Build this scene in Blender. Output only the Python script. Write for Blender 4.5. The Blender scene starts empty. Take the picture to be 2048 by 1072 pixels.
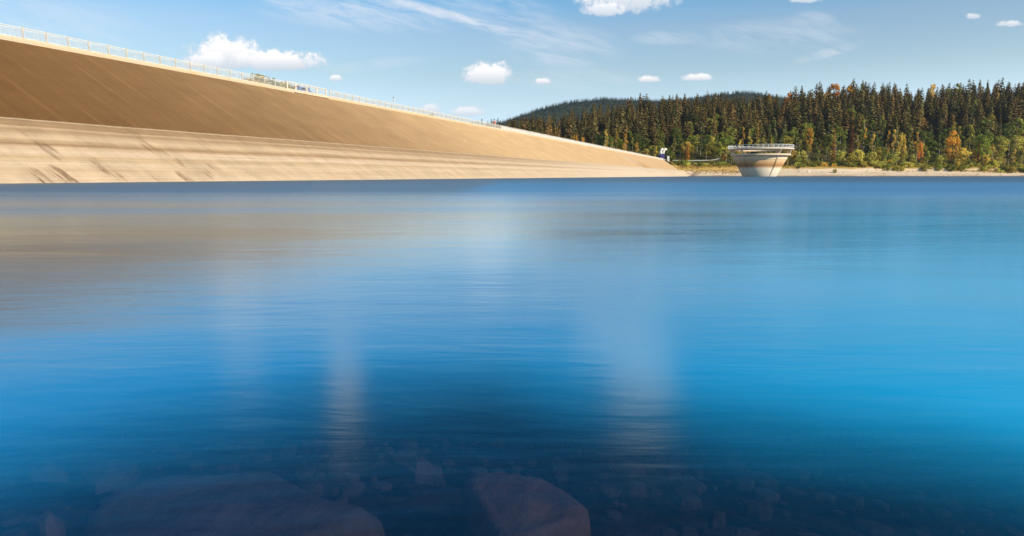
import bpy, bmesh, math, random
import numpy as np
from mathutils import Vector, Matrix, noise as mnoise
random.seed(7); RNG = np.random.default_rng(7)
R = math.radians
sc = bpy.context.scene
col = sc.collection

# ------------------------------------------------------------------ camera
F = 24 / 36 * 2048
HOR = 351.5
PIT = math.atan((536 - HOR) / F)
CAM = Vector((0, 0, 0.5))
cd = bpy.data.cameras.new('camera'); cam = bpy.data.objects.new('camera', cd); col.objects.link(cam)
cam.location = CAM; cam.rotation_euler = (math.pi / 2 - PIT, 0, 0)
cd.lens = 24; cd.sensor_width = 36; cd.clip_end = 20000; cd.clip_start = 0.02
sc.camera = cam
FW = Vector((0, math.cos(PIT), -math.sin(PIT))); UP = Vector((0, math.sin(PIT), math.cos(PIT))); RT = Vector((1, 0, 0))
def ray(px, py): return FW + RT * ((px - 1024) / F) + UP * ((536 - py) / F)
def on_z(px, py, z):
    d = ray(px, py); k = (z - CAM.z) / d.z
    return CAM + d * k
def at_y(px, py, y):
    d = ray(px, py); return CAM + d * (y / d.y)
def proj(p):
    q = Vector(p) - CAM; w = q.dot(FW)
    return 1024 + F * q.x / w, 536 - F * q.dot(UP) / w
def x_at(px, y, z=5.0):
    return (px - 1024) / F * (y * math.cos(PIT) - (z - CAM.z) * math.sin(PIT))

# ------------------------------------------------------------------ helpers
def tag(o, label=None, cat=None, group=None, kind=None):
    if label: o['label'] = label
    if cat: o['category'] = cat
    if group: o['group'] = group
    if kind: o['kind'] = kind
    return o
def link(o, parent=None):
    col.objects.link(o)
    if parent: o.parent = parent
    return o
def empty(name, loc=(0, 0, 0), rz=0, mat=None):
    o = bpy.data.objects.new(name, None); link(o); o.empty_display_size = .1
    if mat is not None: o.matrix_world = mat
    else: o.location = loc; o.rotation_euler = (0, 0, rz)
    return o
class MB:
    def __init__(s): s.v = []; s.f = []; s.a = None
    def add(s, vs, fs):
        n = len(s.v); s.v += [tuple(v) for v in vs]; s.f += [tuple(i + n for i in f) for f in fs]; return s
    def box(s, c, d, m=None):
        c = Vector(c); hx, hy, hz = d[0] / 2, d[1] / 2, d[2] / 2
        vs = [Vector((sx * hx, sy * hy, sz * hz)) for sx in (-1, 1) for sy in (-1, 1) for sz in (-1, 1)]
        if m is not None: vs = [m @ v for v in vs]
        return s.add([v + c for v in vs], [(0, 1, 3, 2), (4, 6, 7, 5), (0, 4, 5, 1), (2, 3, 7, 6), (0, 2, 6, 4), (1, 5, 7, 3)])
    def tube(s, pts, rad, n=6, cap=True):
        pts = [Vector(p) for p in pts]
        if not hasattr(rad, '__len__'): rad = [rad] * len(pts)
        b = len(s.v); prev = None
        for i, p in enumerate(pts):
            t = (pts[min(i + 1, len(pts) - 1)] - pts[max(i - 1, 0)]).normalized()
            r = Vector((0, 0, 1)) if abs(t.z) < .9 else Vector((1, 0, 0))
            if prev is not None: r = prev
            u = (r - t * r.dot(t)).normalized(); w = t.cross(u); prev = u
            for k in range(n):
                a = 2 * math.pi * k / n
                s.v.append(tuple(p + (u * math.cos(a) + w * math.sin(a)) * rad[i]))
        for i in range(len(pts) - 1):
            for k in range(n):
                s.f.append((b + i * n + k, b + i * n + (k + 1) % n, b + (i + 1) * n + (k + 1) % n, b + (i + 1) * n + k))
        if cap:
            s.f.append(tuple(b + k for k in reversed(range(n)))); s.f.append(tuple(b + (len(pts) - 1) * n + k for k in range(n)))
        return s
    def lathe(s, prof, n=64, closed=False, a0=0, a1=2 * math.pi):
        b = len(s.v); full = abs(a1 - a0 - 2 * math.pi) < 1e-6; m = n if full else n + 1
        for k in range(m):
            a = a0 + (a1 - a0) * k / n
            for r, z in prof: s.v.append((r * math.cos(a), r * math.sin(a), z))
        L = len(prof)
        for k in range(n):
            k2 = (k + 1) % m
            for i in range(L if closed else L - 1):
                j = (i + 1) % L
                s.f.append((b + k * L + i, b + k2 * L + i, b + k2 * L + j, b + k * L + j))
        return s
    def mesh(s, name, mat=None, smooth=False):
        me = bpy.data.meshes.new(name); me.from_pydata(s.v, [], s.f)
        if mat: me.materials.append(mat)
        if smooth: me.polygons.foreach_set('use_smooth', [True] * len(me.polygons))
        me.update(); return me
    def build(s, name, mat=None, parent=None, smooth=False, bevel=0):
        o = bpy.data.objects.new(name, s.mesh(name, mat, smooth)); link(o, parent)
        if bevel:
            b = o.modifiers.new('edge', 'BEVEL'); b.width = bevel; b.segments = 2; b.limit_method = 'ANGLE'
        return o

# ------------------------------------------------------------------ node helpers
class NT:
    def __init__(s, nt): s.nt = nt; nt.nodes.clear()
    def n(s, typ, **kw):
        nd = s.nt.nodes.new(typ)
        for k, v in kw.items():
            if k.startswith('i_'): s.set(nd.inputs[int(k[2:])], v)
            else: setattr(nd, k, v)
        return nd
    def set(s, inp, v):
        if hasattr(v, 'is_linked') or hasattr(v, 'links'): s.nt.links.new(v, inp)
        elif isinstance(v, (tuple, list)) and len(v) == 3 and inp.type == 'RGBA': inp.default_value = (*v, 1)
        else: inp.default_value = v
    def m(s, op, a, b=0.0, c=0.0, clamp=False):
        nd = s.n('ShaderNodeMath', operation=op); nd.use_clamp = clamp
        s.set(nd.inputs[0], a); s.set(nd.inputs[1], b); s.set(nd.inputs[2], c); return nd.outputs[0]
    def vm(s, op, a, b=(0, 0, 0)):
        nd = s.n('ShaderNodeVectorMath', operation=op); s.set(nd.inputs[0], a); s.set(nd.inputs[1], b); return nd.outputs[0]
    def sep(s, v):
        nd = s.n('ShaderNodeSeparateXYZ'); s.set(nd.inputs[0], v); return nd.outputs
    def comb(s, x, y, z):
        nd = s.n('ShaderNodeCombineXYZ')
        for i, q in enumerate((x, y, z)): s.set(nd.inputs[i], q)
        return nd.outputs[0]
    def noise(s, v, scale=1, detail=4, rough=.55, dist=0, out=0):
        nd = s.n('ShaderNodeTexNoise'); s.set(nd.inputs['Vector'], v); nd.inputs['Scale'].default_value = scale
        nd.inputs['Detail'].default_value = detail; nd.inputs['Roughness'].default_value = rough; nd.inputs['Distortion'].default_value = dist
        return nd.outputs[out]
    def ramp(s, fac, pts, interp='LINEAR'):
        nd = s.n('ShaderNodeValToRGB'); s.set(nd.inputs[0], fac); cr = nd.color_ramp; cr.interpolation = interp
        while len(cr.elements) < len(pts): cr.elements.new(.5)
        for e, (p, c) in zip(cr.elements, pts):
            e.position = p; e.color = (*c, 1) if hasattr(c, '__len__') else (c, c, c, 1)
        return nd.outputs[0]
    def mix(s, fac, a, b, mode='MIX'):
        nd = s.n('ShaderNodeMix', data_type='RGBA', blend_type=mode); s.set(nd.inputs[0], fac); s.set(nd.inputs[6], a); s.set(nd.inputs[7], b); return nd.outputs[2]
    def mr(s, v, a, b, c=0., d=1., smooth=True):
        nd = s.n('ShaderNodeMapRange', interpolation_type='SMOOTHSTEP' if smooth else 'LINEAR')
        for i, q in enumerate((v, a, b, c, d)): s.set(nd.inputs[i], q)
        return nd.outputs[0]
def material(name):
    m = bpy.data.materials.new(name); m.use_nodes = True; return m, NT(m.node_tree)
def finish(t, bsdf): t.nt.links.new(bsdf, t.n('ShaderNodeOutputMaterial').inputs[0])
def bsdf(t, color, rough=.9, spec=.2, metallic=0., normal=None):
    b = t.n('ShaderNodeBsdfPrincipled'); t.set(b.inputs['Base Color'], color); t.set(b.inputs['Roughness'], rough)
    b.inputs['Specular IOR Level'].default_value = spec; b.inputs['Metallic'].default_value = metallic
    if normal is not None: t.set(b.inputs['Normal'], normal)
    return b.outputs[0]
def bump(t, h, strength=.3, dist=.1):
    b = t.n('ShaderNodeBump'); b.inputs['Strength'].default_value = strength; b.inputs['Distance'].default_value = dist
    t.set(b.inputs['Height'], h); return b.outputs[0]
def simple(name, c, rough=.7, var=.25, scale=2., metallic=0., spec=.3):
    m, t = material(name); tc = t.n('ShaderNodeTexCoord').outputs['Object']
    f = t.noise(tc, scale, 5, .6)
    cc = t.mix(t.mr(f, .3, .7), tuple(x * (1 - var) for x in c), tuple(min(1, x * (1 + var)) for x in c))
    finish(t, bsdf(t, cc, rough, spec, metallic)); return m

# ------------------------------------------------------------------ world, sun
SUN_EL, SUN_AZ = 31, 128          # azimuth measured clockwise from +Y (the view direction)
def build_world():
    w = bpy.data.worlds.new('World'); sc.world = w; w.use_nodes = True
    t = NT(w.node_tree)
    g = t.n('ShaderNodeTexCoord').outputs['Generated']
    d = t.vm('NORMALIZE', g); x, y, z = t.sep(d)[:3]
    sk = t.n('ShaderNodeTexSky', sky_type='NISHITA', sun_disc=False, sun_elevation=R(SUN_EL), sun_rotation=R(SUN_AZ))
    el = t.mr(z, 0, .5, 0, 1, False)
    tint = t.ramp(el, [(0, (1.5, 1.66, 2.15)), (.1, (1.5, 1.66, 2.15)), (.2, (1.54, 1.57, 1.68)), (.28, (1.4, 1.45, 1.40)), (.40, (1.32, 1.46, 1.5)), (.47, (.95, 1.42, 1.6)), (.57, (.12, 1.42, 1.9)), (.68, (.10, 1.22, 1.75)), (.94, (.2, .7, 1.25)), (1, (.3, .55, .8))])
    tint = t.vm('MULTIPLY', tint, (1, 1, 1))
    skyc = t.vm('MULTIPLY', sk.outputs[0], tint)
    sb = t.m('ADD', 1, t.m('MULTIPLY', t.mr(x, -.1, .6, 0, .34), t.mr(z, .2, .05)))
    skyc = t.vm('MULTIPLY', skyc, t.comb(sb, sb, sb))
    yy = t.m('MAXIMUM', y, .05)
    u = t.m('DIVIDE', x, yy); v = t.m('DIVIDE', z, yy)
    def uv(px, py):
        r = ray(px, py); return r.x / r.y, r.z / r.y
    K = 1 / F
    p2 = t.comb(u, v, 0)
    nz = t.noise(p2, 42, 7, .62, .3)
    nz2 = t.noise(t.vm('ADD', p2, (3.1, 1.7, 0)), 130, 4, .6)
    nn = t.m('ADD', t.m('MULTIPLY', t.m('SUBTRACT', nz, .5), 1.9), t.m('MULTIPLY', t.m('SUBTRACT', nz2, .5), 1.1))
    tot = None; shade = None
    def blob(cu, cv, a, b, down=.35, gain=1., soft=False):
        nonlocal tot, shade
        du = t.m('MULTIPLY', t.m('SUBTRACT', u, cu), 1 / a)
        dv0 = t.m('SUBTRACT', v, cv)
        dv = t.m('MAXIMUM', t.m('MULTIPLY', dv0, 1 / b), t.m('MULTIPLY', dv0, -1 / (b * down)))
        e = t.m('SUBTRACT', 1, t.m('ADD', t.m('MULTIPLY', du, du), t.m('MULTIPLY', dv, dv)))
        mk = t.m('MULTIPLY', t.mr(t.m('ADD', e, t.m('MULTIPLY', nn, .35)), -.1, 1.05) if soft else t.mr(t.m('ADD', e, nn), -.05, .75), gain)
        h = t.m('MULTIPLY', t.mr(dv0, -b * down, b * .75), mk)
        tot = mk if tot is None else t.m('MAXIMUM', tot, mk)
        shade = h if shade is None else t.m('MAXIMUM', shade, h)
    for px, py, a, b, dn, gn in [(452, 122, 90, 54, .35, 1), (560, 128, 104, 30, .45, 1), (410, 128, 50, 30, .4, .95), (510, 126, 70, 32, .4, 1), (978, 158, 58, 38, .35, 1), (1085, 164, 20, 10, .5, .95),
                         (1298, 160, 25, 11, .5, .95), (1395, 157, 36, 11, .5, .95), (1250, -14, 122, 50, .75, .95), (1205, 20, 46, 20, .7, .85),
                         (672, 158, 15, 10, .5, .9), (860, 220, 26, 15, .5, .8), (932, 226, 40, 16, .5, .8),
                         (1945, 33, 18, 8, .7, .7), (2020, 48, 28, 9, .7, .75), (1610, 0, 34, 8, .8, .7)]:
        blob(*uv(px, py), a * K, b * K, dn, gn)
    for px, py, a, b, gn in [(690, 765, 50, 135, 1.), (1288, 765, 100, 125, 1.), (485, 730, 70, 60, .8)]:   # high clouds that show mirrored in the lake
        cu, cv = uv(px, py); blob(cu, -cv, a * K, b * K, .6, gn, True)
    # cirrus
    cir = None
    th = R(-14)
    ca, sa = math.cos(th), math.sin(th)
    along = t.m('ADD', t.m('MULTIPLY', u, ca), t.m('MULTIPLY', v, sa)); across = t.m('SUBTRACT', t.m('MULTIPLY', v, ca), t.m('MULTIPLY', u, sa))
    cn = t.noise(t.comb(t.m('MULTIPLY', along, 7), t.m('MULTIPLY', across, 48), 0), 1, 7, .66, .9)
    cn2 = t.noise(t.comb(t.m('MULTIPLY', along, 25), t.m('MULTIPLY', across, 90), 2), 1, 5, .65, .6)
    cf = t.mr(t.m('ADD', t.m('MULTIPLY', cn, .7), t.m('MULTIPLY', cn2, .3)), .36, .64)
    for px, py, a, b, sl, gn in [(905, 33, 200, 13, .262, .95), (690, 20, 230, 45, .12, .62), (1110, 88, 150, 50, .1, .55), (1000, 20, 150, 40, .2, .4), (1340, 76, 90, 16, 0, .4), (1560, 72, 200, 38, -.02, .35), (1660, 104, 80, 11, -.26, .6), (740, 130, 120, 14, -.1, .3), (60, 40, 260, 60, .1, .35), (1150, 160, 160, 30, 0, .25), (1620, 40, 60, 20, 0, .4)]:
        cu, cv = uv(px, py); a_ = math.atan(-sl); c_, s_ = math.cos(a_), math.sin(a_)
        uu = t.m('SUBTRACT', u, cu); vv = t.m('SUBTRACT', v, cv)
        p = t.m('MULTIPLY', t.m('ADD', t.m('MULTIPLY', uu, c_), t.m('MULTIPLY', vv, s_)), F / a)
        q = t.m('MULTIPLY', t.m('SUBTRACT', t.m('MULTIPLY', vv, c_), t.m('MULTIPLY', uu, s_)), F / b)
        e = t.m('SUBTRACT', 1, t.m('ADD', t.m('MULTIPLY', p, p), t.m('MULTIPLY', q, q)))
        mk = t.m('MULTIPLY', t.mr(e, -.1, 1), gn)
        cir = mk if cir is None else t.m('MAXIMUM', cir, mk)
    cir = t.m('MULTIPLY', cir, cf)
    front = t.mr(y, .05, .2)
    cc = t.mix(shade, (.70, .77, .86), (1.2, 1.16, 1.14))
    S = 10.0     # the Background strength below is 0.1
    c1 = t.mix(t.m('MULTIPLY', t.m('MULTIPLY', cir, front), .85), skyc, tuple(S * q for q in (.86, .90, .97)))
    cc = t.vm('SCALE', cc); t.nt.nodes[-1].inputs['Scale'].default_value = S
    c2 = t.mix(t.m('MULTIPLY', tot, front), c1, cc)
    bg = t.n('ShaderNodeBackground'); t.set(bg.inputs[0], c2); bg.inputs[1].default_value = .1
    t.nt.links.new(bg.outputs[0], t.n('ShaderNodeOutputWorld').inputs[0])
    sun = bpy.data.lights.new('sun', 'SUN'); so = bpy.data.objects.new('sun', sun); link(so)
    sun.energy = 5.0; sun.angle = R(.5); sun.color = (1, .845, .65)
    a = R(SUN_AZ); e = R(SUN_EL)
    dirv = Vector((math.sin(a) * math.cos(e), math.cos(a) * math.cos(e), math.sin(e)))
    so.rotation_euler = dirv.to_track_quat('Z', 'Y').to_euler()
build_world()
sc.view_settings.view_transform = 'Standard'; sc.view_settings.look = 'None'; sc.view_settings.exposure = 0; sc.view_settings.gamma = 1

# ------------------------------------------------------------------ dam geometry
VPX = 1497
av = ray(VPX, HOR); A = Vector((av.x, av.y, 0)).normalized(); L = Vector((-A.y, A.x, 0))
w0 = on_z(0, 367, 0); D = w0.dot(L)                       # horizontal distance of the waterline
SL = 1.7; BETA = math.atan(1 / SL)
def solve_crest():
    r = ray(0, 77.6)                                       # kerb foot: on the slope plane
    # point CAM + k r with z = (P.L - D)/SL
    k = (CAM.z + D / SL - CAM.dot(L) / SL) / (r.dot(L) / SL - r.z)
    return (CAM + r * k).z
ZC = solve_crest(); DC = D + SL * ZC
print('dam', round(D, 2), 'crest', round(ZC, 2), 'dist', round(DC, 2))
TW = 562 * D / 45; TC = 591 * D / 45                       # right end, at the waterline and at the crest
U = (L * math.cos(BETA) + Vector((0, 0, 1)) * math.sin(BETA)).normalized(); NRM = A.cross(U)
O = L * D
DM = Matrix(((A.x, U.x, NRM.x, O.x), (A.y, U.y, NRM.y, O.y), (A.z, U.z, NRM.z, O.z), (0, 0, 0, 1)))
DMI = DM.inverted()
SLEN = ZC / math.sin(BETA)
def crest(t, back=0., z=0.): return A * t + L * (DC + back) + Vector((0, 0, ZC + z))
def t_at(px):                                              # distance along the crest seen at this column
    lo, hi = -40, 900
    for _ in range(50):
        mid = (lo + hi) / 2
        if proj(crest(mid))[0] < px and (crest(mid) - CAM).dot(FW) > 0 or (crest(mid) - CAM).dot(FW) <= 0: lo = mid
        else: hi = mid
    return lo
def face_xy(px, py):                                       # photo pixel -> (along, upslope) on the facing
    r = ray(px, py); k = (CAM.z + D / SL) / (r.dot(L) / SL - r.z)
    q = DMI @ (CAM + r * k); return q.x, q.y

def facing_material():
    m, t = material('asphalt_facing'); tc = t.n('ShaderNodeTexCoord').outputs['Object']
    x, y, z = t.sep(tc)[:3]
    s5 = 5.0 / math.sin(BETA)
    wob = t.noise(t.comb(t.m('MULTIPLY', x, .03), 0, 0), 1, 3); wob2 = t.noise(t.comb(t.m('MULTIPLY', x, .7), t.m('MULTIPLY', y, .1), 0), 1, 4)
    yw = t.m('ADD', y, t.m('ADD', t.m('MULTIPLY', t.m('SUBTRACT', wob, .5), .5), t.m('MULTIPLY', t.m('SUBTRACT', wob2, .5), .25)))
    # upper brown asphalt, paler towards the far end
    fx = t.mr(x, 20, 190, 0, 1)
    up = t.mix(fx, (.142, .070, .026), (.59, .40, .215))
    st = t.noise(t.comb(t.m('MULTIPLY', x, 1.1), t.m('MULTIPLY', y, .05), 0), 1, 6, .62)
    st2 = t.noise(t.comb(t.m('MULTIPLY', x, .28), t.m('MULTIPLY', y, .035), 5), 1, 5, .6)
    fine = t.noise(t.comb(t.m('MULTIPLY', x, 5), t.m('MULTIPLY', y, 3), 0), 1, 5, .75)
    lanes = t.m('FRACT', t.m('MULTIPLY', x, 1 / 3.6)); lane = t.m('MULTIPLY', t.mr(t.m('ABSOLUTE', t.m('SUBTRACT', lanes, .5)), .43, .49), t.mr(t.noise(t.comb(t.m('MULTIPLY', x, .45), t.m('MULTIPLY', y, .12), 3), 1, 4, .6), .44, .64))
    k = t.m('ADD', t.m('ADD', t.m('MULTIPLY', t.m('SUBTRACT', st, .5), .42), t.m('MULTIPLY', t.m('SUBTRACT', t.noise(t.comb(t.m('MULTIPLY', x, .12), t.m('MULTIPLY', y, .2), 11), 1, 6, .68), .5), .55)), t.m('MULTIPLY', t.m('SUBTRACT', fine, .5), .55))
    k = t.m('ADD', t.m('ADD', 1, k), t.m('MULTIPLY', lane, .3))
    up = t.vm('MULTIPLY', up, t.comb(k, k, k))
    # lower bleached band, tide lines parallel to the water
    lowf = t.m('DIVIDE', yw, s5)
    low = t.ramp(lowf, [(0, (.60, .46, .29)), (.18, (.56, .41, .245)), (.27, (.60, .46, .29)), (.38, (.50, .36, .20)), (.44, (.62, .48, .31)), (.52, (.57, .42, .26)), (.575, (.34, .225, .115)), (.63, (.47, .33, .185)),
                        (.68, (.58, .43, .26)), (.77, (.44, .315, .18)), (.80, (.36, .24, .13)), (.855, (.48, .34, .195)), (.875, (.33, .22, .115)), (.97, (.33, .22, .115)), (.985, (.52, .39, .24)), (1, (.5, .37, .225))])
    tl = t.noise(t.comb(t.m('MULTIPLY', x, .06), t.m('MULTIPLY', yw, 4.5), 1), 1, 5, .62)
    blot = t.noise(t.comb(t.m('MULTIPLY', x, .5), t.m('MULTIPLY', y, .22), 2), 1, 7, .68)
    k2 = t.m('ADD', 1, t.m('ADD', t.m('MULTIPLY', t.m('SUBTRACT', tl, .5), .75), t.m('ADD', t.m('MULTIPLY', t.m('SUBTRACT', blot, .5), .8), t.m('MULTIPLY', t.m('SUBTRACT', fine, .5), .3))))
    low = t.vm('MULTIPLY', low, t.comb(t.m('MULTIPLY', k2, .96), t.m('MULTIPLY', k2, .96), t.m('MULTIPLY', k2, 1.03)))
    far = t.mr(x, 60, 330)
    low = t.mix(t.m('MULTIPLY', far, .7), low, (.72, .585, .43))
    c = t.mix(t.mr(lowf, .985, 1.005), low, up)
    # dark run-off stains that follow the fall line
    sn = t.noise(t.comb(t.m('MULTIPLY', x, 2.6), t.m('MULTIPLY', y, .22), 7), 1, 6, .7)
    stain = None
    for px, py, a, b, g in [(88, 358, 1.0, 2.2, 1), (132, 357, 1.1, 2.6, 1), (97, 300, .9, 2.2, .95), (215, 338, 1.6, 2.8, .75), (385, 332, 1.7, 3.2, .95), (372, 356, .7, 1.6, 1), (412, 296, .5, 2.2, .7), (270, 268, .55, 5.5, .8), (305, 300, .9, 3.0, .6), (345, 318, .8, 3.0, .6),
                            (312, 355, .6, 1.4, .7), (428, 335, .9, 1.6, .7), (50, 270, .5, 2.6, .55), (22, 195, .8, 2.0, .55), (731, 255, .35, 2.6, 1.1), (900, 252, .3, 2, .4), (150, 262, .4, 2.4, .4), (230, 305, .5, 2, .35), (1045, 300, .6, 1.8, .3)]:
        cx, cy = face_xy(px, py)
        dx = t.m('MULTIPLY', t.m('SUBTRACT', x, cx), 1 / a); dy = t.m('MULTIPLY', t.m('SUBTRACT', y, cy), 1 / b)
        e = t.m('SUBTRACT', 1, t.m('ADD', t.m('MULTIPLY', dx, dx), t.m('MULTIPLY', dy, dy)))
        mk = t.m('MULTIPLY', t.mr(e, 0, .9), g); stain = mk if stain is None else t.m('MAXIMUM', stain, mk)
    stain = t.mr(t.m('MULTIPLY', stain, t.m('ADD', .28, t.m('MULTIPLY', t.m('MULTIPLY', t.mr(sn, .38, .64), t.mr(blot, .34, .62)), 1.2))), .15, 1.1)
    c = t.mix(t.m('MULTIPLY', stain, .8), c, (.15, .08, .04))
    # brown patch on both sides of the measuring strip
    cx, cy = face_xy(1290, 333)
    pt = t.m('MULTIPLY', t.mr(t.m('ABSOLUTE', t.m('SUBTRACT', t.m('ADD', x, t.m('MULTIPLY', t.m('SUBTRACT', st2, .5), 22)), cx + 1)), 14, 30, 1, 0), t.m('MULTIPLY', t.mr(y, s5 * .95, s5 * 1.05), t.mr(y, s5 * 1.9, s5 * 1.05)))
    c = t.mix(t.m('MULTIPLY', pt, .45), c, (.36, .19, .08))
    nb = bump(t, t.m('ADD', fine, t.m('MULTIPLY', st, .5)), .25, .03)
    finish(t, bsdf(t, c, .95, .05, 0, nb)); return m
def concrete(name, c, stain=(.45, .27, .10), amt=.5):
    m, t = material(name); tc = t.n('ShaderNodeTexCoord').outputs['Object']
    f = t.noise(tc, .35, 6, .65); g = t.noise(tc, 4, 5, .7)
    k = t.m('ADD', .86, t.m('MULTIPLY', g, .28))
    cc = t.vm('MULTIPLY', t.mix(t.m('MULTIPLY', t.mr(f, .52, .7), amt), c, stain), t.comb(k, k, k))
    finish(t, bsdf(t, cc, .85, .2, 0, bump(t, g, .2, .02))); return m

def build_dam():
    dam = empty('dam', mat=DM)
    tag(dam, 'long sloping asphalt faced dam, brown above and bleached pale near the water', 'dam')
    mb = MB()
    xs = [-140] + list(np.arange(-60, 600, 20.)) ; y0 = -16; n = 12
    ys = [y0 + (SLEN - y0) * j / n for j in range(n + 1)]
    for i, x in enumerate(xs):
        last = i == len(xs) - 1
        for yv in ys:
            xx = TW + (TC - TW) * yv / SLEN if last else min(x, TW - 20)
            mb.v.append((xx, yv, 0))
    m_ = len(ys)
    for i in range(len(xs) - 1):
        for j in range(n): mb.f.append((i * m_ + j, (i + 1) * m_ + j, (i + 1) * m_ + j + 1, i * m_ + j + 1))
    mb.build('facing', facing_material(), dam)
    def loc(t, back, z): return DMI @ crest(t, back, z)
    t0 = -140
    # body of the bank behind the facing: crest road, downstream slope and end wall
    b = MB(); e = TC - .02
    prof = [(.03, -.03), (7.0, -.03), (7 + 1.9 * 18, -18)]
    vs = [loc(t0, *p) for p in prof] + [loc(e, *p) for p in prof]
    b.add(vs, [(0, 1, 4, 3), (1, 2, 5, 4)])
    b.build('downstream_bank', simple('bank_grass', (.12, .11, .04), .95, .4, .1), dam)
    r = MB(); r.add([loc(t0, .9, .05), loc(e, .9, .05), loc(e, 5.5, .05), loc(t0, 5.5, .05)], [(0, 1, 2, 3)])
    r.build('crest_road', simple('crest_road', (.09, .085, .08), .9, .2, 1.), dam)
    # kerb beam along the crest in cast lengths
    k = MB(); cm = concrete('kerb_concrete', (.60, .48, .33), (.62, .40, .14), .6)
    pr = [(0, -.30), (0, .20), (.10, .46), (.85, .46), (.85, -.3)]
    tt = t0
    while tt < TC + .3:
        t2 = min(tt + 9.97, TC + .3)
        dz = RNG.uniform(-.02, .02); db = RNG.uniform(-.03, .03)
        vs = [loc(tt, a + db - .03, z + dz) for a, z in pr] + [loc(t2, a + db - .03, z + dz) for a, z in pr]
        n5 = len(pr); k.add(vs, [tuple(reversed(range(n5))), tuple(range(n5, 2 * n5))] + [(i, (i + 1) % n5, n5 + (i + 1) % n5, n5 + i) for i in range(n5)])
        tt = t2 + .03
    k.build('kerb', cm, dam)
    # pale measuring strip running down the face near its end
    x1, y1 = face_xy(1232, 302); x2, y2 = face_xy(1277, 331); x3, y3 = face_xy(1312, 353)
    s = MB(); xm = (x1 + x2 + x3) / 3
    s.box((xm, (SLEN - .5 - 2) / 2 + .2, .14), (1.5, SLEN + 1.5, .27)); s.box((xm - .85, (SLEN - 2.5) / 2 + .2, .22), (.16, SLEN + 1.3, .44))
    s.build('stairway', concrete('stair_concrete', (.78, .70, .58)), dam)
    en = MB(); en.box((TC - .3, SLEN - .2, .55), (2.6, 1.2, 1.2)); en.build('end_block', cm, dam, bevel=.05)
    return dam
build_dam()

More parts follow.
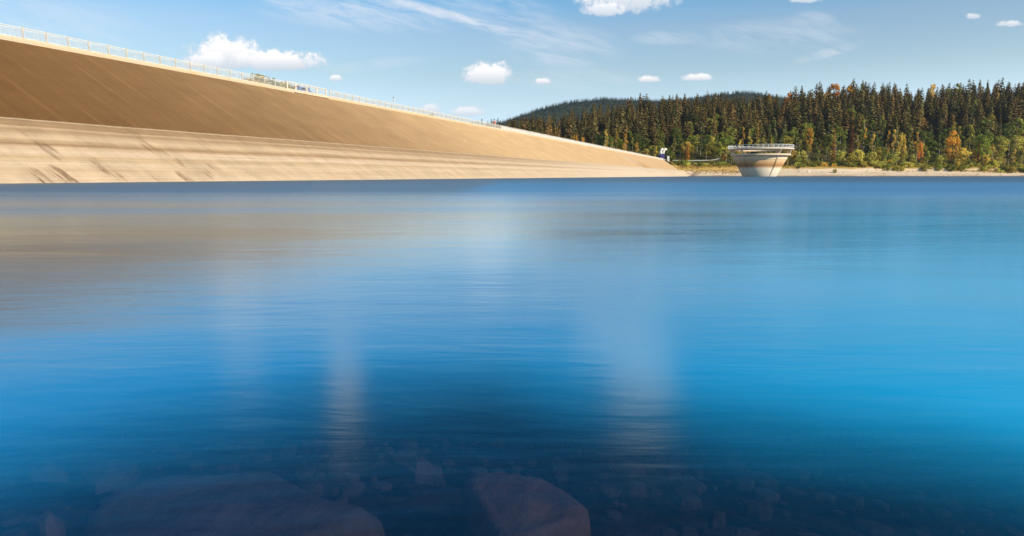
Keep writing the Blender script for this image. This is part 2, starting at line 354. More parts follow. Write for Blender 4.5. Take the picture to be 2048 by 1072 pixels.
# ------------------------------------------------------------------ crest railing
M_post = simple('galvanised_post', (.72, .64, .52), .55, .15, 3.)
M_bar = simple('galvanised_bar', (.78, .76, .72), .5, .12, 3.)
M_rail = simple('galvanised_rail', (.76, .75, .72), .45, .12, 3.)
def crest_matrix(t, back=.45, z=.46):
    p = crest(t, back, z)
    return Matrix(((A.x, L.x, 0, p.x), (A.y, L.y, 0, p.y), (0, 0, 1, p.z), (0, 0, 0, 1)))
tp = [t_at(4.4), t_at(387)]; STEP = (tp[1] - tp[0]) / 10
FH = 1.05 * D / 45 * 1.04
def build_fence():
    f = empty('crest_railing', mat=crest_matrix(0)); tag(f, 'pale steel railing with thin upright bars running the whole length of the dam crest', 'railing')
    pm = MB(); pm.box((-.065, 0, FH / 2 + .02), (.05, .08, FH + .06)); pm.box((.065, 0, FH / 2 + .02), (.05, .08, FH + .06)); pm.box((0, .02, .03), (.3, .2, .06)); pm.box((0, 0, FH * .82), (.16, .05, .05))
    pmesh = pm.mesh('post', M_post)
    w = STEP - .3
    def panel(bars=True):
        b = MB(); b.box((STEP / 2, 0, FH - .03), (w + .1, .07, .075)); b.box((STEP / 2, 0, FH - .19), (w + .1, .045, .05)); b.box((STEP / 2, 0, .10), (w + .1, .045, .05))
        nb = 18
        for i in range(nb): b.box((.15 + w * (i + .5) / nb, 0, (FH - .19 + .10) / 2), (.024, .02, FH - .30))
        return b
    pan = panel().mesh('railing_panel', simple('weathered_bar', (.70, .68, .62), .5, .2, 3.))
    n0, n1 = -8, int((TC - tp[0]) / STEP)
    gap0, gap1 = t_at(577), t_at(652.5)
    farp = MB(); farb = MB(); cnt = 0
    for i in range(n0, n1 + 1):
        t = tp[0] + i * STEP
        ingap = gap0 < t < gap1
        far = i > 58
        if not ingap:
            if far:
                q = len(farp.v); farp.add([Vector(v) + Vector((t, 0, 0)) for v in pm.v], pm.f)
            else:
                o = bpy.data.objects.new('post', pmesh); link(o, f); o.location = (t, 0, 0)
        if i < n1 and not (gap0 - STEP * .6 < t < gap1):
            if far:
                b = MB(); b.box((STEP / 2, 0, FH - .03), (w + .1, .07, .06)); b.box((STEP / 2, 0, FH - .19), (w, .045, .04)); b.box((STEP / 2, 0, .10), (w, .045, .04))
                for j in range(12): b.box((.15 + w * (j + .5) / 12, 0, (FH - .09) / 2), (.10, .02, FH - .3))
                farb.add([Vector(v) + Vector((t, 0, 0)) for v in b.v], b.f)
            else:
                o = bpy.data.objects.new('railing_panel', pan); link(o, f); o.location = (t, 0, 0)
    o = farp.build('post', M_post, f); o['kind'] = 'stuff'
    o = farb.build('railing_panel', simple('pale_bar', (.86, .83, .76), .5, .1, 3.), f); o['kind'] = 'stuff'
    # heavier frame railing of the lookout
    pts = [t_at(p) for p in (576, 593, 614.8, 634.7, 653.5)]
    g = empty('lookout_railing', mat=crest_matrix(pts[0], .12, .34)); tag(g, 'sturdier cream framed railing of the lookout bay, shrubs and a blue car behind it', 'railing')
    H2 = FH + .18
    for i, t in enumerate(pts):
        p = MB(); x = t - pts[0]; p.box((x, 0, H2 / 2), (.26, .16, H2)); p.box((x, 0, -.05), (.5, .3, .18)); p.build('post', M_post, g, bevel=.01)
        if i < len(pts) - 1:
            x2 = pts[i + 1] - pts[0]; wd = x2 - x - .26; cx = (x + x2) / 2
            q = MB(); q.box((cx, 0, H2 - .07), (wd, .12, .12)); q.box((cx, 0, H2 - .30), (wd, .06, .06)); q.box((cx, 0, .16), (wd, .08, .08))
            q.build('rail', M_post, g)
            b = MB(); nb = int(wd / .22)
            for j in range(nb): b.box((x + .13 + wd * (j + .5) / nb, 0, (H2 - .30 + .16) / 2), (.025, .025, H2 - .46))
            b.build('bar_panel', M_bar, g)
    mb = MB(); mb.box(((pts[-1] - pts[1]) / 2 + pts[1] - pts[0], .15, -.18), (pts[-1] - pts[1] + 1.2, .9, .22)); mb.build('ledge', concrete('ledge_concrete', (.68, .57, .42)), g, bevel=.03)
build_fence()

# ------------------------------------------------------------------ terrain
TOP = [(700, 270), (900, 262), (970, 250), (1050, 241), (1100, 233), (1150, 225), (1200, 215), (1250, 207), (1300, 200), (1350, 197), (1400, 195), (1450, 197), (1500, 195), (1540, 198), (1556, 198), (1572, 183), (1640, 175), (1700, 170), (1760, 176), (1850, 182), (1900, 176), (1960, 172), (2048, 164), (2200, 160)]
def lerp(pts, x):
    if x <= pts[0][0]: return pts[0][1]
    for (a, b), (c, d) in zip(pts, pts[1:]):
        if x <= c: return b + (d - b) * (x - a) / (c - a)
    return pts[-1][1]
def sm(x): x = min(1, max(0, x)); return x * x * (3 - 2 * x)
ks = D / 45
WEND = A * TW + L * D
def shore_y(x): return WEND.y + 3 + 7 * sm((x - WEND.x) / 60) + 5 * math.sin(x / 55) * sm((x - WEND.x - 10) / 60) + 2 * math.sin(x / 17 + 1)
CRY = 330 * ks
def ground(x, y):
    s = (y - shore_y(x)) / ks
    nz = mnoise.noise(Vector((x * .03, y * .03, 0))) ; nf = mnoise.noise(Vector((x * .15, y * .15, 3)))
    px = 1024 + F * x / max(1, y)
    if s < 0: return max(-6, s * .19)
    bank = sm((px - 1330) / 20) * sm((1475 - px) / 60)
    z = 7.6 * sm(s / 42 * .75 + .0) / sm(.75) if s < 42 else 7.6
    zb = 7.6 + (5.9 * bank + 1.4 * (1 - bank)) * sm((s - 30) / 26)
    z = max(z, zb) if s > 30 else z
    zc = (HOR - lerp(TOP, px)) / F * 885 - (24 + 3 * sm((px - 1540) / 40))
    q = min(1, max(0, (s - 60) / 265)); q = .55 * q ** .85 + .45 * sm(q)
    z += (zc - z) * q
    z += nz * 1.6 * sm(s / 60) + nf * .25 * sm(s / 10)
    if s > 340: z -= (s - 340) * .05
    return z * (ks if s > 0 else 1)
def ground_material():
    m, t = material('shore_ground'); P = t.n('ShaderNodeNewGeometry').outputs['Position']
    x, y, z = t.sep(P)[:3]
    n1 = t.noise(t.comb(t.m('MULTIPLY', x, .05), t.m('MULTIPLY', y, .12), 0), 1, 6, .65); n2 = t.noise(P, .5, 6, .7); n3 = t.noise(t.comb(t.m('MULTIPLY', x, .02), t.m('MULTIPLY', z, 2.2), 0), 1, 5, .6)
    zz = t.m('ADD', z, t.m('MULTIPLY', t.m('SUBTRACT', n1, .5), 3.0))
    sand = t.mix(t.mr(n3, .35, .65), (.62, .48, .33), (.80, .67, .50))
    sand = t.mix(t.m('MULTIPLY', t.mr(n2, .5, .72), .4), sand, (.36, .26, .15))
    wetl = t.mix(t.mr(zz, .1, .9), (.36, .25, .15), sand)
    grass = t.mix(t.mr(n2, .35, .65), (.42, .27, .075), (.52, .38, .14))
    c = t.mix(t.mr(t.m('SUBTRACT', zz, t.mr(x, 215, 170, 0, -1.8)), 6.0, 7.0), wetl, grass)
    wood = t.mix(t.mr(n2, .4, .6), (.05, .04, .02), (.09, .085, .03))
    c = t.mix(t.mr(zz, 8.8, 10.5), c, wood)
    finish(t, bsdf(t, c, .95, .05, 0, bump(t, n2, .4, .3))); return m
def grid_obj(name, xs, ys, fn, mat):
    vs = [(x, y, fn(x, y)) for y in ys for x in xs]; nx = len(xs)
    fs = [(j * nx + i, j * nx + i + 1, (j + 1) * nx + i + 1, (j + 1) * nx + i) for j in range(len(ys) - 1) for i in range(nx - 1)]
    me = bpy.data.meshes.new(name); me.from_pydata(vs, [], fs); me.materials.append(mat); me.polygons.foreach_set('use_smooth', [True] * len(fs))
    o = bpy.data.objects.new(name, me); link(o); o['kind'] = 'structure'; return o
g_mat = ground_material()
xs = list(np.arange(-260, 130, 26)) + list(np.arange(130, 560, 3.5)) + list(np.arange(565, 1100, 30))
ys = list(np.arange(WEND.y - 30, WEND.y + 90, 3.)) + list(np.arange(WEND.y + 92, WEND.y + 420, 11.)) + [WEND.y + 500, WEND.y + 700, WEND.y + 1000]
def gz(x, y):
    dd = Vector((x, y, 0)).dot(L) - DC; tt = Vector((x, y, 0)).dot(A)
    z = ground(x, y)
    # the dam bank stands in the ground: keep the terrain under the facing
    if tt < TC + 1 and dd > -SL * ZC - 2:
        z = min(z, ZC + dd / SL - 1.5 if dd < 0 else ZC - 1.2)
    e_ = crest(TC, 3.); dist = math.hypot(x - e_.x, y - e_.y)
    if tt >= TC - 2: z = max(z, ZC - .7 - max(0, dist - 7) * .62)
    return z
grid_obj('hillside', xs, ys, gz, g_mat)

# far ridges behind the wood
RIDGE = [(900, 262), (1000, 242), (1050, 226), (1090, 213), (1130, 204), (1200, 197), (1260, 198), (1330, 201), (1380, 196), (1420, 187), (1450, 184), (1480, 185), (1530, 192), (1580, 198), (1650, 212), (1800, 235), (2300, 250)]
RY = 2300
def ridge(x, y):
    px = 1024 + F * x / RY; s = (y - (RY - 500)) / 500
    top = (HOR - lerp(RIDGE, px)) / F * RY - 13
    zz = top * sm(min(s, 1.)) if s <= 1 else top * (1 - .2 * (s - 1))
    return zz + 5 * mnoise.noise(Vector((x * .006, y * .006, 9)))
grid_obj('far_hill', list(np.arange(-500, 2600, 40)), list(np.arange(RY - 520, RY + 1500, 60)), ridge, simple('far_hill_floor', (.03, .045, .025), .95, .3, .02))
grid_obj('lowland', [-1500, 0, 3500], [560 + 330, RY - 500, 4200], lambda x, y: -9 if y < 1000 else -9, simple('lowland_grass', (.06, .08, .03), .95, .3, .01))

# ------------------------------------------------------------------ lake bed and water
def depth(x, y):
    return .13 + .10 * max(0, y - .9) + .9 * sm((y - 1.5) / 3.0) + 5 * sm((y - 5) / 25)
def bed_material():
    m, t = material('lake_bed'); P = t.n('ShaderNodeNewGeometry').outputs['Position']
    n = t.noise(P, 7, 6, .7); n2 = t.noise(P, 2.2, 4, .6)
    c = t.mix(t.mr(n, .35, .65), (.04, .032, .026), (.17, .125, .09)); c = t.mix(t.m('MULTIPLY', t.mr(n2, .4, .7), .7), c, (.085, .055, .04))
    finish(t, bsdf(t, c, .9, .1, 0, bump(t, n, .6, .05))); return m
M_bed = bed_material()
bx = list(np.arange(-400, -4, 22)) + list(np.arange(-4, 4, .12)) + list(np.arange(4, 1200, 22)); by = list(np.arange(-3, 6, .12)) + [7, 9, 12, 16, 22, 32, 60, 120, 300, WEND.y + 40]
grid_obj('lake_bed', bx, by, lambda x, y: -depth(x, y) + (.014 * mnoise.noise(Vector((x * 2.2, y * 2.2, 0))) + .012 * mnoise.noise(Vector((x * 6, y * 6, 1))) - .03 if abs(x) < 5 else 0), M_bed)

def water_material():
    m, t = material('lake_water'); P = t.n('ShaderNodeNewGeometry').outputs['Position']
    x, y, z = t.sep(P)[:3]
    # long smooth swell lines, drawn out across the view by the wind
    v1 = t.comb(t.m('MULTIPLY', x, .55), t.m('ADD', t.m('MULTIPLY', y, 2.0), t.m('MULTIPLY', x, .12)), 0)
    v2 = t.comb(t.m('MULTIPLY', x, .12), t.m('ADD', t.m('MULTIPLY', y, .42), t.m('MULTIPLY', x, -.03)), 4)
    v3 = t.comb(t.m('MULTIPLY', x, .02), t.m('MULTIPLY', y, .06), 8)
    a = t.noise(v1, 1, 6, .6, .4); b = t.noise(v2, 1, 6, .62, .3); c = t.noise(v3, 1, 5, .6, .2)
    h = t.m('ADD', t.m('MULTIPLY', a, .05), t.m('ADD', t.m('MULTIPLY', b, .22), t.m('MULTIPLY', c, .9)))
    nrm = bump(t, h, .06, 1.)
    # ruffled band further out
    wn = t.noise(t.comb(t.m('MULTIPLY', x, .03), t.m('MULTIPLY', y, .16), 1), 1, 5, .62)
    ruf = t.mr(t.m('ADD', y, t.m('MULTIPLY', t.m('SUBTRACT', wn, .5), 18)), 5, 30)
    rough = t.m('ADD', .16, t.m('ADD', t.m('MULTIPLY', ruf, .20), t.m('MULTIPLY', t.m('SUBTRACT', b, .5), .14)))
    g = t.n('ShaderNodeBsdfGlossy'); g.inputs['Color'].default_value = (.80, .94, 1, 1); t.set(g.inputs['Roughness'], rough); t.set(g.inputs['Normal'], nrm)
    # body colour: clear over the shallow shelf, blue where it is deep
    dn = t.noise(t.comb(t.m('MULTIPLY', x, .7), t.m('MULTIPLY', y, .5), 0), 1, 3, .5)
    yd = t.m('ADD', y, t.m('ADD', t.m('MULTIPLY', t.m('SUBTRACT', dn, .5), 1.0), t.m('MULTIPLY', t.m('ABSOLUTE', t.m('ADD', x, .05)), .55)))
    deep = t.mr(yd, 1.22, 2.15, .03, 1.)
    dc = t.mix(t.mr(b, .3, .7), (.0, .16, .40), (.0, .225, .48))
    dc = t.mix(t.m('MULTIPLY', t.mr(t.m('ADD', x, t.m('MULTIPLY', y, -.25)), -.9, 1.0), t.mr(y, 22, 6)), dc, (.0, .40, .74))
    dc = t.mix(t.mr(y, 25, 80), dc, (.0, .035, .07))  # far water darkened to lessen blue bounce light on the tower
    dc = t.mix(t.mr(t.m('ADD', t.m('ADD', x, t.mr(y, 1.5, 2.4, 1.6, 0)), t.m('MULTIPLY', t.m('SUBTRACT', dn, .5), 1.2)), -.7, -2.2, 0, .75), dc, (.045, .05, .05))  # dam's brownish reflection carried into the body colour on its side
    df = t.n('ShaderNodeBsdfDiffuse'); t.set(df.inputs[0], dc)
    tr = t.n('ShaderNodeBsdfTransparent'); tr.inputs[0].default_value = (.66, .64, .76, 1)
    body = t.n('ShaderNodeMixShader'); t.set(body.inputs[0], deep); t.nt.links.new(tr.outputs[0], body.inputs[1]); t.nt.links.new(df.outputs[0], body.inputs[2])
    fr = t.n('ShaderNodeFresnel'); fr.inputs['IOR'].default_value = 1.33; t.set(fr.inputs['Normal'], nrm)
    fac = t.m('MINIMUM', t.m('MULTIPLY', fr.outputs[0], t.mr(t.m('SUBTRACT', x, t.m('MULTIPLY', y, .25)), -1.6, 2.6, 1.5, .85)), t.mr(ruf, 0, 1, .88, .43))
    mx = t.n('ShaderNodeMixShader'); t.set(mx.inputs[0], fac); t.nt.links.new(body.outputs[0], mx.inputs[1]); t.nt.links.new(g.outputs[0], mx.inputs[2])
    finish(t, mx.outputs[0]); return m
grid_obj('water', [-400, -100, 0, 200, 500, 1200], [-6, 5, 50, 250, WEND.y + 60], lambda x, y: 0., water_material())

# submerged rocks
def rock_material(name, c):
    m, t = material(name); tc = t.n('ShaderNodeTexCoord').outputs['Object']
    n = t.noise(tc, 9, 6, .7); n2 = t.noise(tc, 3, 5, .6)
    cc = t.mix(t.mr(n, .3, .7), tuple(q * .6 for q in c), tuple(q * 1.3 for q in c)); cc = t.mix(t.m('MULTIPLY', t.mr(n2, .5, .65), .5), cc, (.30, .30, .28))
    finish(t, bsdf(t, cc, .9, .1, 0, bump(t, n, .6, .03))); return m
M_rock = rock_material('brown_rock', (.40, .24, .15)); M_rock2 = rock_material('grey_rock', (.27, .20, .15))
def slab(poly, ztop, thick, mat, label, tilt=(0, 0), name='boulder', group='rocks under the shallow water'):
    base = [on_z(px, py, ztop) for px, py in poly]
    pts = []
    for a, b in zip(base, base[1:] + base[:1]):            # broken, slightly chipped edges between the corners
        m_ = max(2, int((b - a).length / .035))
        for j in range(m_):
            q = a.lerp(b, j / m_); w = .006 if j else 0
            pts.append(q + Vector((mnoise.noise(q * 31) * w * 2, mnoise.noise(q * 31 + Vector((5, 0, 0))) * w * 2, 0)))
    c = sum(pts, Vector()) / len(pts); mb = MB(); n = len(pts)
    rings = [(0, .012)] + [(f, .010 - .010 * f) for f in (.15, .3, .45, .6, .75, .88)] + [(.97, -.004), (1, -.018), (1.03, -thick * .5), (1.0, -thick)]
    mb.v.append((0, 0, rings[0][1]))
    for s, dz in rings[1:]:
        for p in pts:
            q = (p - c) * s; h = .016 * mnoise.noise(Vector((p.x * 7 * s, p.y * 7 * s, 2))) + .014 * mnoise.noise(Vector((q.x * 4, q.y * 12, 7))) + .006 * mnoise.noise(Vector((q.x * 40, q.y * 40, 3)))
            mb.v.append((q.x, q.y, dz + q.x * tilt[0] + q.y * tilt[1] + h))
    for k in range(n): mb.f.append((0, 1 + k, 1 + (k + 1) % n))
    for r_ in range(len(rings) - 2):
        for k in range(n): mb.f.append((1 + r_ * n + k, 1 + (r_ + 1) * n + k, 1 + (r_ + 1) * n + (k + 1) % n, 1 + r_ * n + (k + 1) % n))
    o = mb.build(name, mat, smooth=thick > .09); o.location = c
    tag(o, label, 'rock', group); return o
slab([(165, 1015), (205, 985), (290, 962), (390, 948), (470, 941), (545, 943), (600, 962), (680, 998), (762, 1027), (700, 1045), (600, 1078), (470, 1100), (330, 1100), (215, 1070)], -.06, .11, M_rock2, 'large flat almond shaped rock under the shallow water nearest the shore', (.02, .04))
slab([(925, 960), (985, 942), (1050, 950), (1110, 968), (1180, 1008), (1165, 1028), (1095, 1050), (1050, 1078), (1000, 1082), (965, 1030)], -.06, .11, M_rock, 'reddish brown wedge shaped rock under the shallow water', (-.03, .05))
slab([(160, 945), (230, 920), (280, 930), (260, 955), (190, 965)], -.12, .025, M_rock2, 'grey flat stone just behind the large almond shaped rock')
slab([(66, 1035), (100, 1022), (128, 1035), (115, 1050), (78, 1050)], -.11, .025, M_rock, 'small rounded brown stone beside the large almond shaped rock')
slab([(772, 912), (820, 910), (885, 930), (890, 946), (830, 944)], -.13, .025, M_rock2, 'pale grey elongated stone between the two biggest sunken rocks')
slab([(55, 935), (130, 925), (135, 938), (60, 945)], -.14, .025, M_rock, 'thin flat brown stone on the lake bed farthest along the dam side')
rs = MB()
for i in range(1500):
    x = RNG.uniform(-2.0, 2.2); y = .62 + RNG.random() ** 1.2 * 1.5; r = .007 + .03 * RNG.random() ** 3
    z = -depth(x, y) + r * .2; a0 = RNG.uniform(0, 6.28); n = int(RNG.integers(5, 8)); st = RNG.uniform(.7, 1.7); rot = RNG.uniform(0, 3.14); fl = RNG.uniform(.25, .6)
    b = len(rs.v); cr_, sr_ = math.cos(rot), math.sin(rot); rs.v.append((x, y, z + r * fl))
    rad = RNG.uniform(.7, 1.15, n)
    for ring, (s_, dz) in enumerate(((.75, .85), (1., .1), (.95, -.8))):
        for k in range(n):
            a = a0 + 2 * math.pi * k / n; rr = r * s_ * rad[k]; u_, v_ = rr * st * math.cos(a), rr * math.sin(a); rs.v.append((x + u_ * cr_ - v_ * sr_, y + u_ * sr_ + v_ * cr_, z + r * fl * dz))
    rs.f += [(b, b + 1 + k, b + 1 + (k + 1) % n) for k in range(n)]
    for ring in range(2): rs.f += [(b + 1 + ring * n + k, b + 1 + (ring + 1) * n + k, b + 1 + (ring + 1) * n + (k + 1) % n, b + 1 + ring * n + (k + 1) % n) for k in range(n)]
o = rs.build('gravel', rock_material('bed_stone', (.17, .128, .098))); tag(o, 'loose stones and cobbles covering the shallow lake bed', 'stones', kind='stuff')

# ------------------------------------------------------------------ intake tower
def build_tower():
    Y = 430 * ks; c = at_y(1518.5, HOR, Y); c.z = 0; S = Y / F * math.cos(PIT) * .945
    def h(py): return (HOR - py) / F * Y + .5
    root = empty('intake_tower', c, math.atan2(c.y, c.x)); tag(root, 'funnel shaped concrete intake tower with white railed deck standing in the lake', 'tower')
    m, t = material('tower_concrete'); tc = t.n('ShaderNodeTexCoord').outputs['Object']; x, y, z = t.sep(tc)[:3]
    n = t.noise(t.comb(t.m('MULTIPLY', x, .25), t.m('MULTIPLY', y, .25), t.m('MULTIPLY', z, .6)), 1, 6, .65); nb = t.noise(t.comb(0, 0, t.m('MULTIPLY', z, 1.6)), 1, 4, .6); ns = t.noise(t.comb(t.m('MULTIPLY', x, 1.2), t.m('MULTIPLY', y, 1.2), t.m('MULTIPLY', z, .15)), 1, 5, .6)
    zz = t.m('DIVIDE', t.m('ADD', z, t.m('MULTIPLY', t.m('SUBTRACT', n, .5), 1.2)), 20.)
    cr = t.ramp(zz, [(0, (.62, .55, .45)), (.02, (.86, .75, .60)), (.22, (.85, .73, .57)), (.27, (.72, .58, .42)), (.315, (.38, .21, .09)), (.36, (.36, .19, .075)), (.44, (.52, .33, .16)), (.52, (.64, .47, .30)), (.60, (.72, .58, .42)), (.8, (.70, .62, .50)), (1, (.70, .62, .5))])
    k = t.m('ADD', .80, t.m('ADD', t.m('MULTIPLY', nb, .2), t.m('MULTIPLY', ns, .22)))
    cc = t.vm('MULTIPLY', cr, t.comb(k, k, k)); finish(t, bsdf(t, cc, .85, .15, 0, bump(t, ns, .15, .05)))
    M_c = m; M_w = simple('white_painted_steel', (.80, .80, .78), .45, .08, 2.); M_cc = concrete('deck_concrete', (.70, .57, .41), (.45, .34, .2), .4)
    r0, r1 = 34.0 * S, 55.5 * S; zt = h(313.5); zr = h(309.3); zd0 = h(302.3); zd1 = h(299.2); dz = zt
    slope = (r1 - r0) / zt
    MB().lathe([(r0 - slope * 7, -7), (r0, 0), (r1, zt), (r1 - 1.2, zt), (r1 - 1.2, zt - 2.5), (.01, zt - 2.5)], 96).build('shaft', M_c, root, True)
    rb = 60.5 * S
    MB().lathe([(r1 - .9, zt + .02), (rb - .5, zt + .02), (rb, zt + .35), (rb, zr), (rb - 2.4, zr), (rb - 2.4, zt + .03)], 96).build('ring_beam', M_cc, root)
    rd = 66.3 * S
    MB().lathe([(rd - 7, zd0 - .01), (rd - .7, zd0), (rd - .1, zd0 + .4), (rd, zd0 + .45), (rd, zd1), (rd - 7, zd1)], 96, True).build('deck', M_cc, root)
    # fins down the funnel, columns up to the deck
    for deg in (-36, 38, 108, 180, 252):
        a = R(deg) - 0
        # local -X faces the camera
        dirv = Vector((-math.cos(a), -math.sin(a) * -1 * -1, 0)); dirv = Vector((-math.cos(a), -math.sin(a), 0)); side = Vector((-dirv.y, dirv.x, 0))
        rb_ = MB(); wv = .42
        vs = []
        for z, r_ in ((-5, r0 - slope * 5), (zt - .05, r1 - .02)):
            for q, ww in ((-.3, wv), (.26, wv), (.26, -wv), (-.3, -wv)): vs.append(dirv * (r_ + q) + side * ww + Vector((0, 0, z)))
        rb_.add(vs, [(0, 1, 5, 4), (1, 2, 6, 5), (2, 3, 7, 6), (3, 0, 4, 7), (4, 5, 6, 7), (3, 2, 1, 0)]).build('rib', M_c, root)
        cl = MB(); vs = []
        for z, r_ in ((zr - .02, rb - 1.1), (zd0 + .03, rb + .9)):
            for q, ww in ((-.55, .5), (.55, .5), (.55, -.5), (-.55, -.5)): vs.append(dirv * (r_ + q) + side * ww + Vector((0, 0, z)))
        cl.add(vs, [(0, 1, 5, 4), (1, 2, 6, 5), (2, 3, 7, 6), (3, 0, 4, 7), (4, 5, 6, 7), (3, 2, 1, 0)]).build('column', M_cc, root)
    for deg in (72, 215, -72, 144):
        a = R(deg); d = Vector((-math.cos(a), -math.sin(a), 0)); side = Vector((-d.y, d.x, 0)); g = MB(); vs = []
        for ww in (.6, -.6):
            for r_, z in ((rb - 2.2, zr - .02), (rb - .1, zr - .02), (rd - .8, zd0 + .03), (rb - 2.2, zd0 + .03)): vs.append(d * r_ + side * ww + Vector((0, 0, z)))
        g.add(vs, [(3, 2, 1, 0), (4, 5, 6, 7), (0, 1, 5, 4), (1, 2, 6, 5), (2, 3, 7, 6), (3, 0, 4, 7)]).build('bracket', M_cc, root)
    hr = h(292.6) - zd1; rr = rd - .35
    rl = MB()
    for z_, th in ((zd1 + hr, .11), (zd1 + hr * .52, .08), (zd1 + .14, .12)):
        rl.lathe([(rr - th, z_ - th), (rr + th, z_ - th), (rr + th, z_ + th), (rr - th, z_ + th)], 96, True)
    rail = rl.build('railing', M_w, root)
    pm = MB(); pm.box((0, 0, hr / 2), (.2, .2, hr)); pmesh = pm.mesh('railing_post', M_w)
    for i in range(40):
        a = 2 * math.pi * (i + .5) / 40; o = bpy.data.objects.new('railing_post', pmesh); link(o, rail); o.location = (rr * math.cos(a), rr * math.sin(a), zd1); o.rotation_euler = (0, 0, a)
    root.rotation_euler = (0, 0, math.atan2(c.y, c.x))
build_tower()

# ------------------------------------------------------------------ foliage
def leaf_material(name, base=None, trans=.42):
    m, t = material(name); oi = t.n('ShaderNodeObjectInfo'); at = t.n('ShaderNodeAttribute', attribute_name='tint')
    v = at.outputs['Fac']; c = oi.outputs['Color']
    if base is not None: c = t.mix(0, base, base)
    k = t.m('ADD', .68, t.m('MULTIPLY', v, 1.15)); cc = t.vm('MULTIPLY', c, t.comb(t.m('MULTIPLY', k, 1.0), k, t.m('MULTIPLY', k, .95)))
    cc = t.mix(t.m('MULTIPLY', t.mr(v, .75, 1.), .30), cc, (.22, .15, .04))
    d = t.n('ShaderNodeBsdfDiffuse'); t.set(d.inputs[0], cc); tl = t.n('ShaderNodeBsdfTranslucent'); t.set(tl.inputs[0], cc)
    mx = t.n('ShaderNodeMixShader'); mx.inputs[0].default_value = trans; t.nt.links.new(d.outputs[0], mx.inputs[1]); t.nt.links.new(tl.outputs[0], mx.inputs[2]); finish(t, mx.outputs[0]); return m
M_leaf = leaf_material('leaves'); M_needle = leaf_material('needles', None, .08)
M_bark = simple('brown_bark', (.16, .10, .06), .9, .3, 2.); M_birch = simple('birch_bark', (.55, .48, .38), .8, .25, 1.5); M_pine = simple('pine_bark', (.42, .27, .16), .9, .25, 1.5)
def quad_mesh(name, V, T, mat):
    """V: (n,4,3) quads, T: (n,) tint"""
    n = len(V); me = bpy.data.meshes.new(name); me.vertices.add(4 * n); me.vertices.foreach_set('co', np.asarray(V, np.float32).ravel())
    me.loops.add(4 * n); me.loops.foreach_set('vertex_index', np.arange(4 * n, dtype=np.int32)); me.polygons.add(n)
    me.polygons.foreach_set('loop_start', np.arange(0, 4 * n, 4, dtype=np.int32)); me.polygons.foreach_set('loop_total', np.full(n, 4, np.int32))
    a = me.attributes.new('tint', 'FLOAT', 'POINT'); a.data.foreach_set('value', np.repeat(np.asarray(T, np.float32), 4)); me.materials.append(mat); me.update(calc_edges=True); return me
def spruce_quads(seed, H=24., Rr=3.4, levels=19, per=8, low=.06, droop=.35, dens=1.):
    r = np.random.default_rng(seed); V = []; T = []
    for i in range(levels):
        f = low + (1 - low) * (i / levels) ** .95; z = f * H; rad = Rr * .92 * (1 - f) ** .64 + .2
        k = max(4, int(per * (1 - .4 * f) * dens))
        for j in range(k):
            a = 2 * math.pi * (j + r.uniform(-.4, .4)) / k + i * 1.3; rr = rad * r.uniform(.65, 1.15)
            d = np.array((math.cos(a), math.sin(a), 0)); s = np.array((-d[1], d[0], 0)); zz = z + r.uniform(-.4, .4)
            w = .28 * rr + .28; dr = droop * rr * r.uniform(.6, 1.3)
            p0 = d * .1 + np.array((0, 0, zz)); p1 = d * rr * .6 + np.array((0, 0, zz - dr * .35)); p2 = d * rr + np.array((0, 0, zz - dr))
            tn = r.uniform(.1, .9)
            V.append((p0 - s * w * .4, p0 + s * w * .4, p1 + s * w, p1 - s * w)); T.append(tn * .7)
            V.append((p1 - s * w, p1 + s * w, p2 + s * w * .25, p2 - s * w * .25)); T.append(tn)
            # hanging twigs
            q = d * rr * r.uniform(.55, .95); hz = np.array((0, 0, -1.)) * (.25 + .12 * rr); e = s * w * r.uniform(.5, 1.0); b0 = q + np.array((0, 0, zz - dr * .6))
            V.append((b0 - e, b0 + e, b0 + e * .5 + hz + d * .3, b0 - e * .5 + hz + d * .3)); T.append(tn * .85)
    for a in (0, 1.57):
        e = np.array((math.cos(a), math.sin(a), 0)) * .22; tip = np.array((0, 0, H + .2)); bt = np.array((0, 0, H * .93))
        V.append((bt - e * 1.4, bt + e * 1.4, tip + e * .2, tip - e * .2)); T.append(.5)
    e = np.array((.16, 0, 0)); bt = np.array((0, 0, -.5)); V.append((bt - e, bt + e, np.array((.03, 0, H * .9)), np.array((-.03, 0, H * .9)))); T.append(.0)
    return np.array(V), np.array(T)
def crown_quads(seed, H, a, z0, nclump, nleaf, leaf=.7, cone=0., flat=1.):
    r = np.random.default_rng(seed); V = []; T = []
    zc = (H + z0) / 2; b = (H - z0) / 2
    for c in range(nclump):
        # clump centre in the crown's volume, biased outwards
        while True:
            p = r.uniform(-1, 1, 3)
            q = np.linalg.norm(p)
            if .25 < q < 1: break
        p = p / q * q ** .5
        wz = 1 - cone * (p[2] * .5 + .5)
        cen = np.array((p[0] * a * .75 * wz, p[1] * a * .75 * wz, zc + p[2] * b * .82)); cr = a * r.uniform(.28, .48) * (1 - .5 * cone * (p[2] * .5 + .5)); ct = r.uniform(.15, .75)
        for _ in range(nleaf):
            d = r.normal(size=3); d /= np.linalg.norm(d); rr = cr * r.uniform(.35, 1.1); pos = cen + d * rr * np.array((1, 1, .8 * flat))
            nrm = d + r.normal(size=3) * .4 + np.array((0, 0, .25)); nrm /= np.linalg.norm(nrm)
            u = np.cross(nrm, r.normal(size=3)); u /= np.linalg.norm(u) + 1e-6; w = np.cross(nrm, u); s = leaf * r.uniform(.45, 1.1); s2 = s * r.uniform(.5, .9)
            V.append((pos - u * s, pos - w * s2, pos + u * s, pos + w * s2)); T.append(min(1, max(0, ct + r.uniform(-.25, .3))))
    return np.array(V), np.array(T)
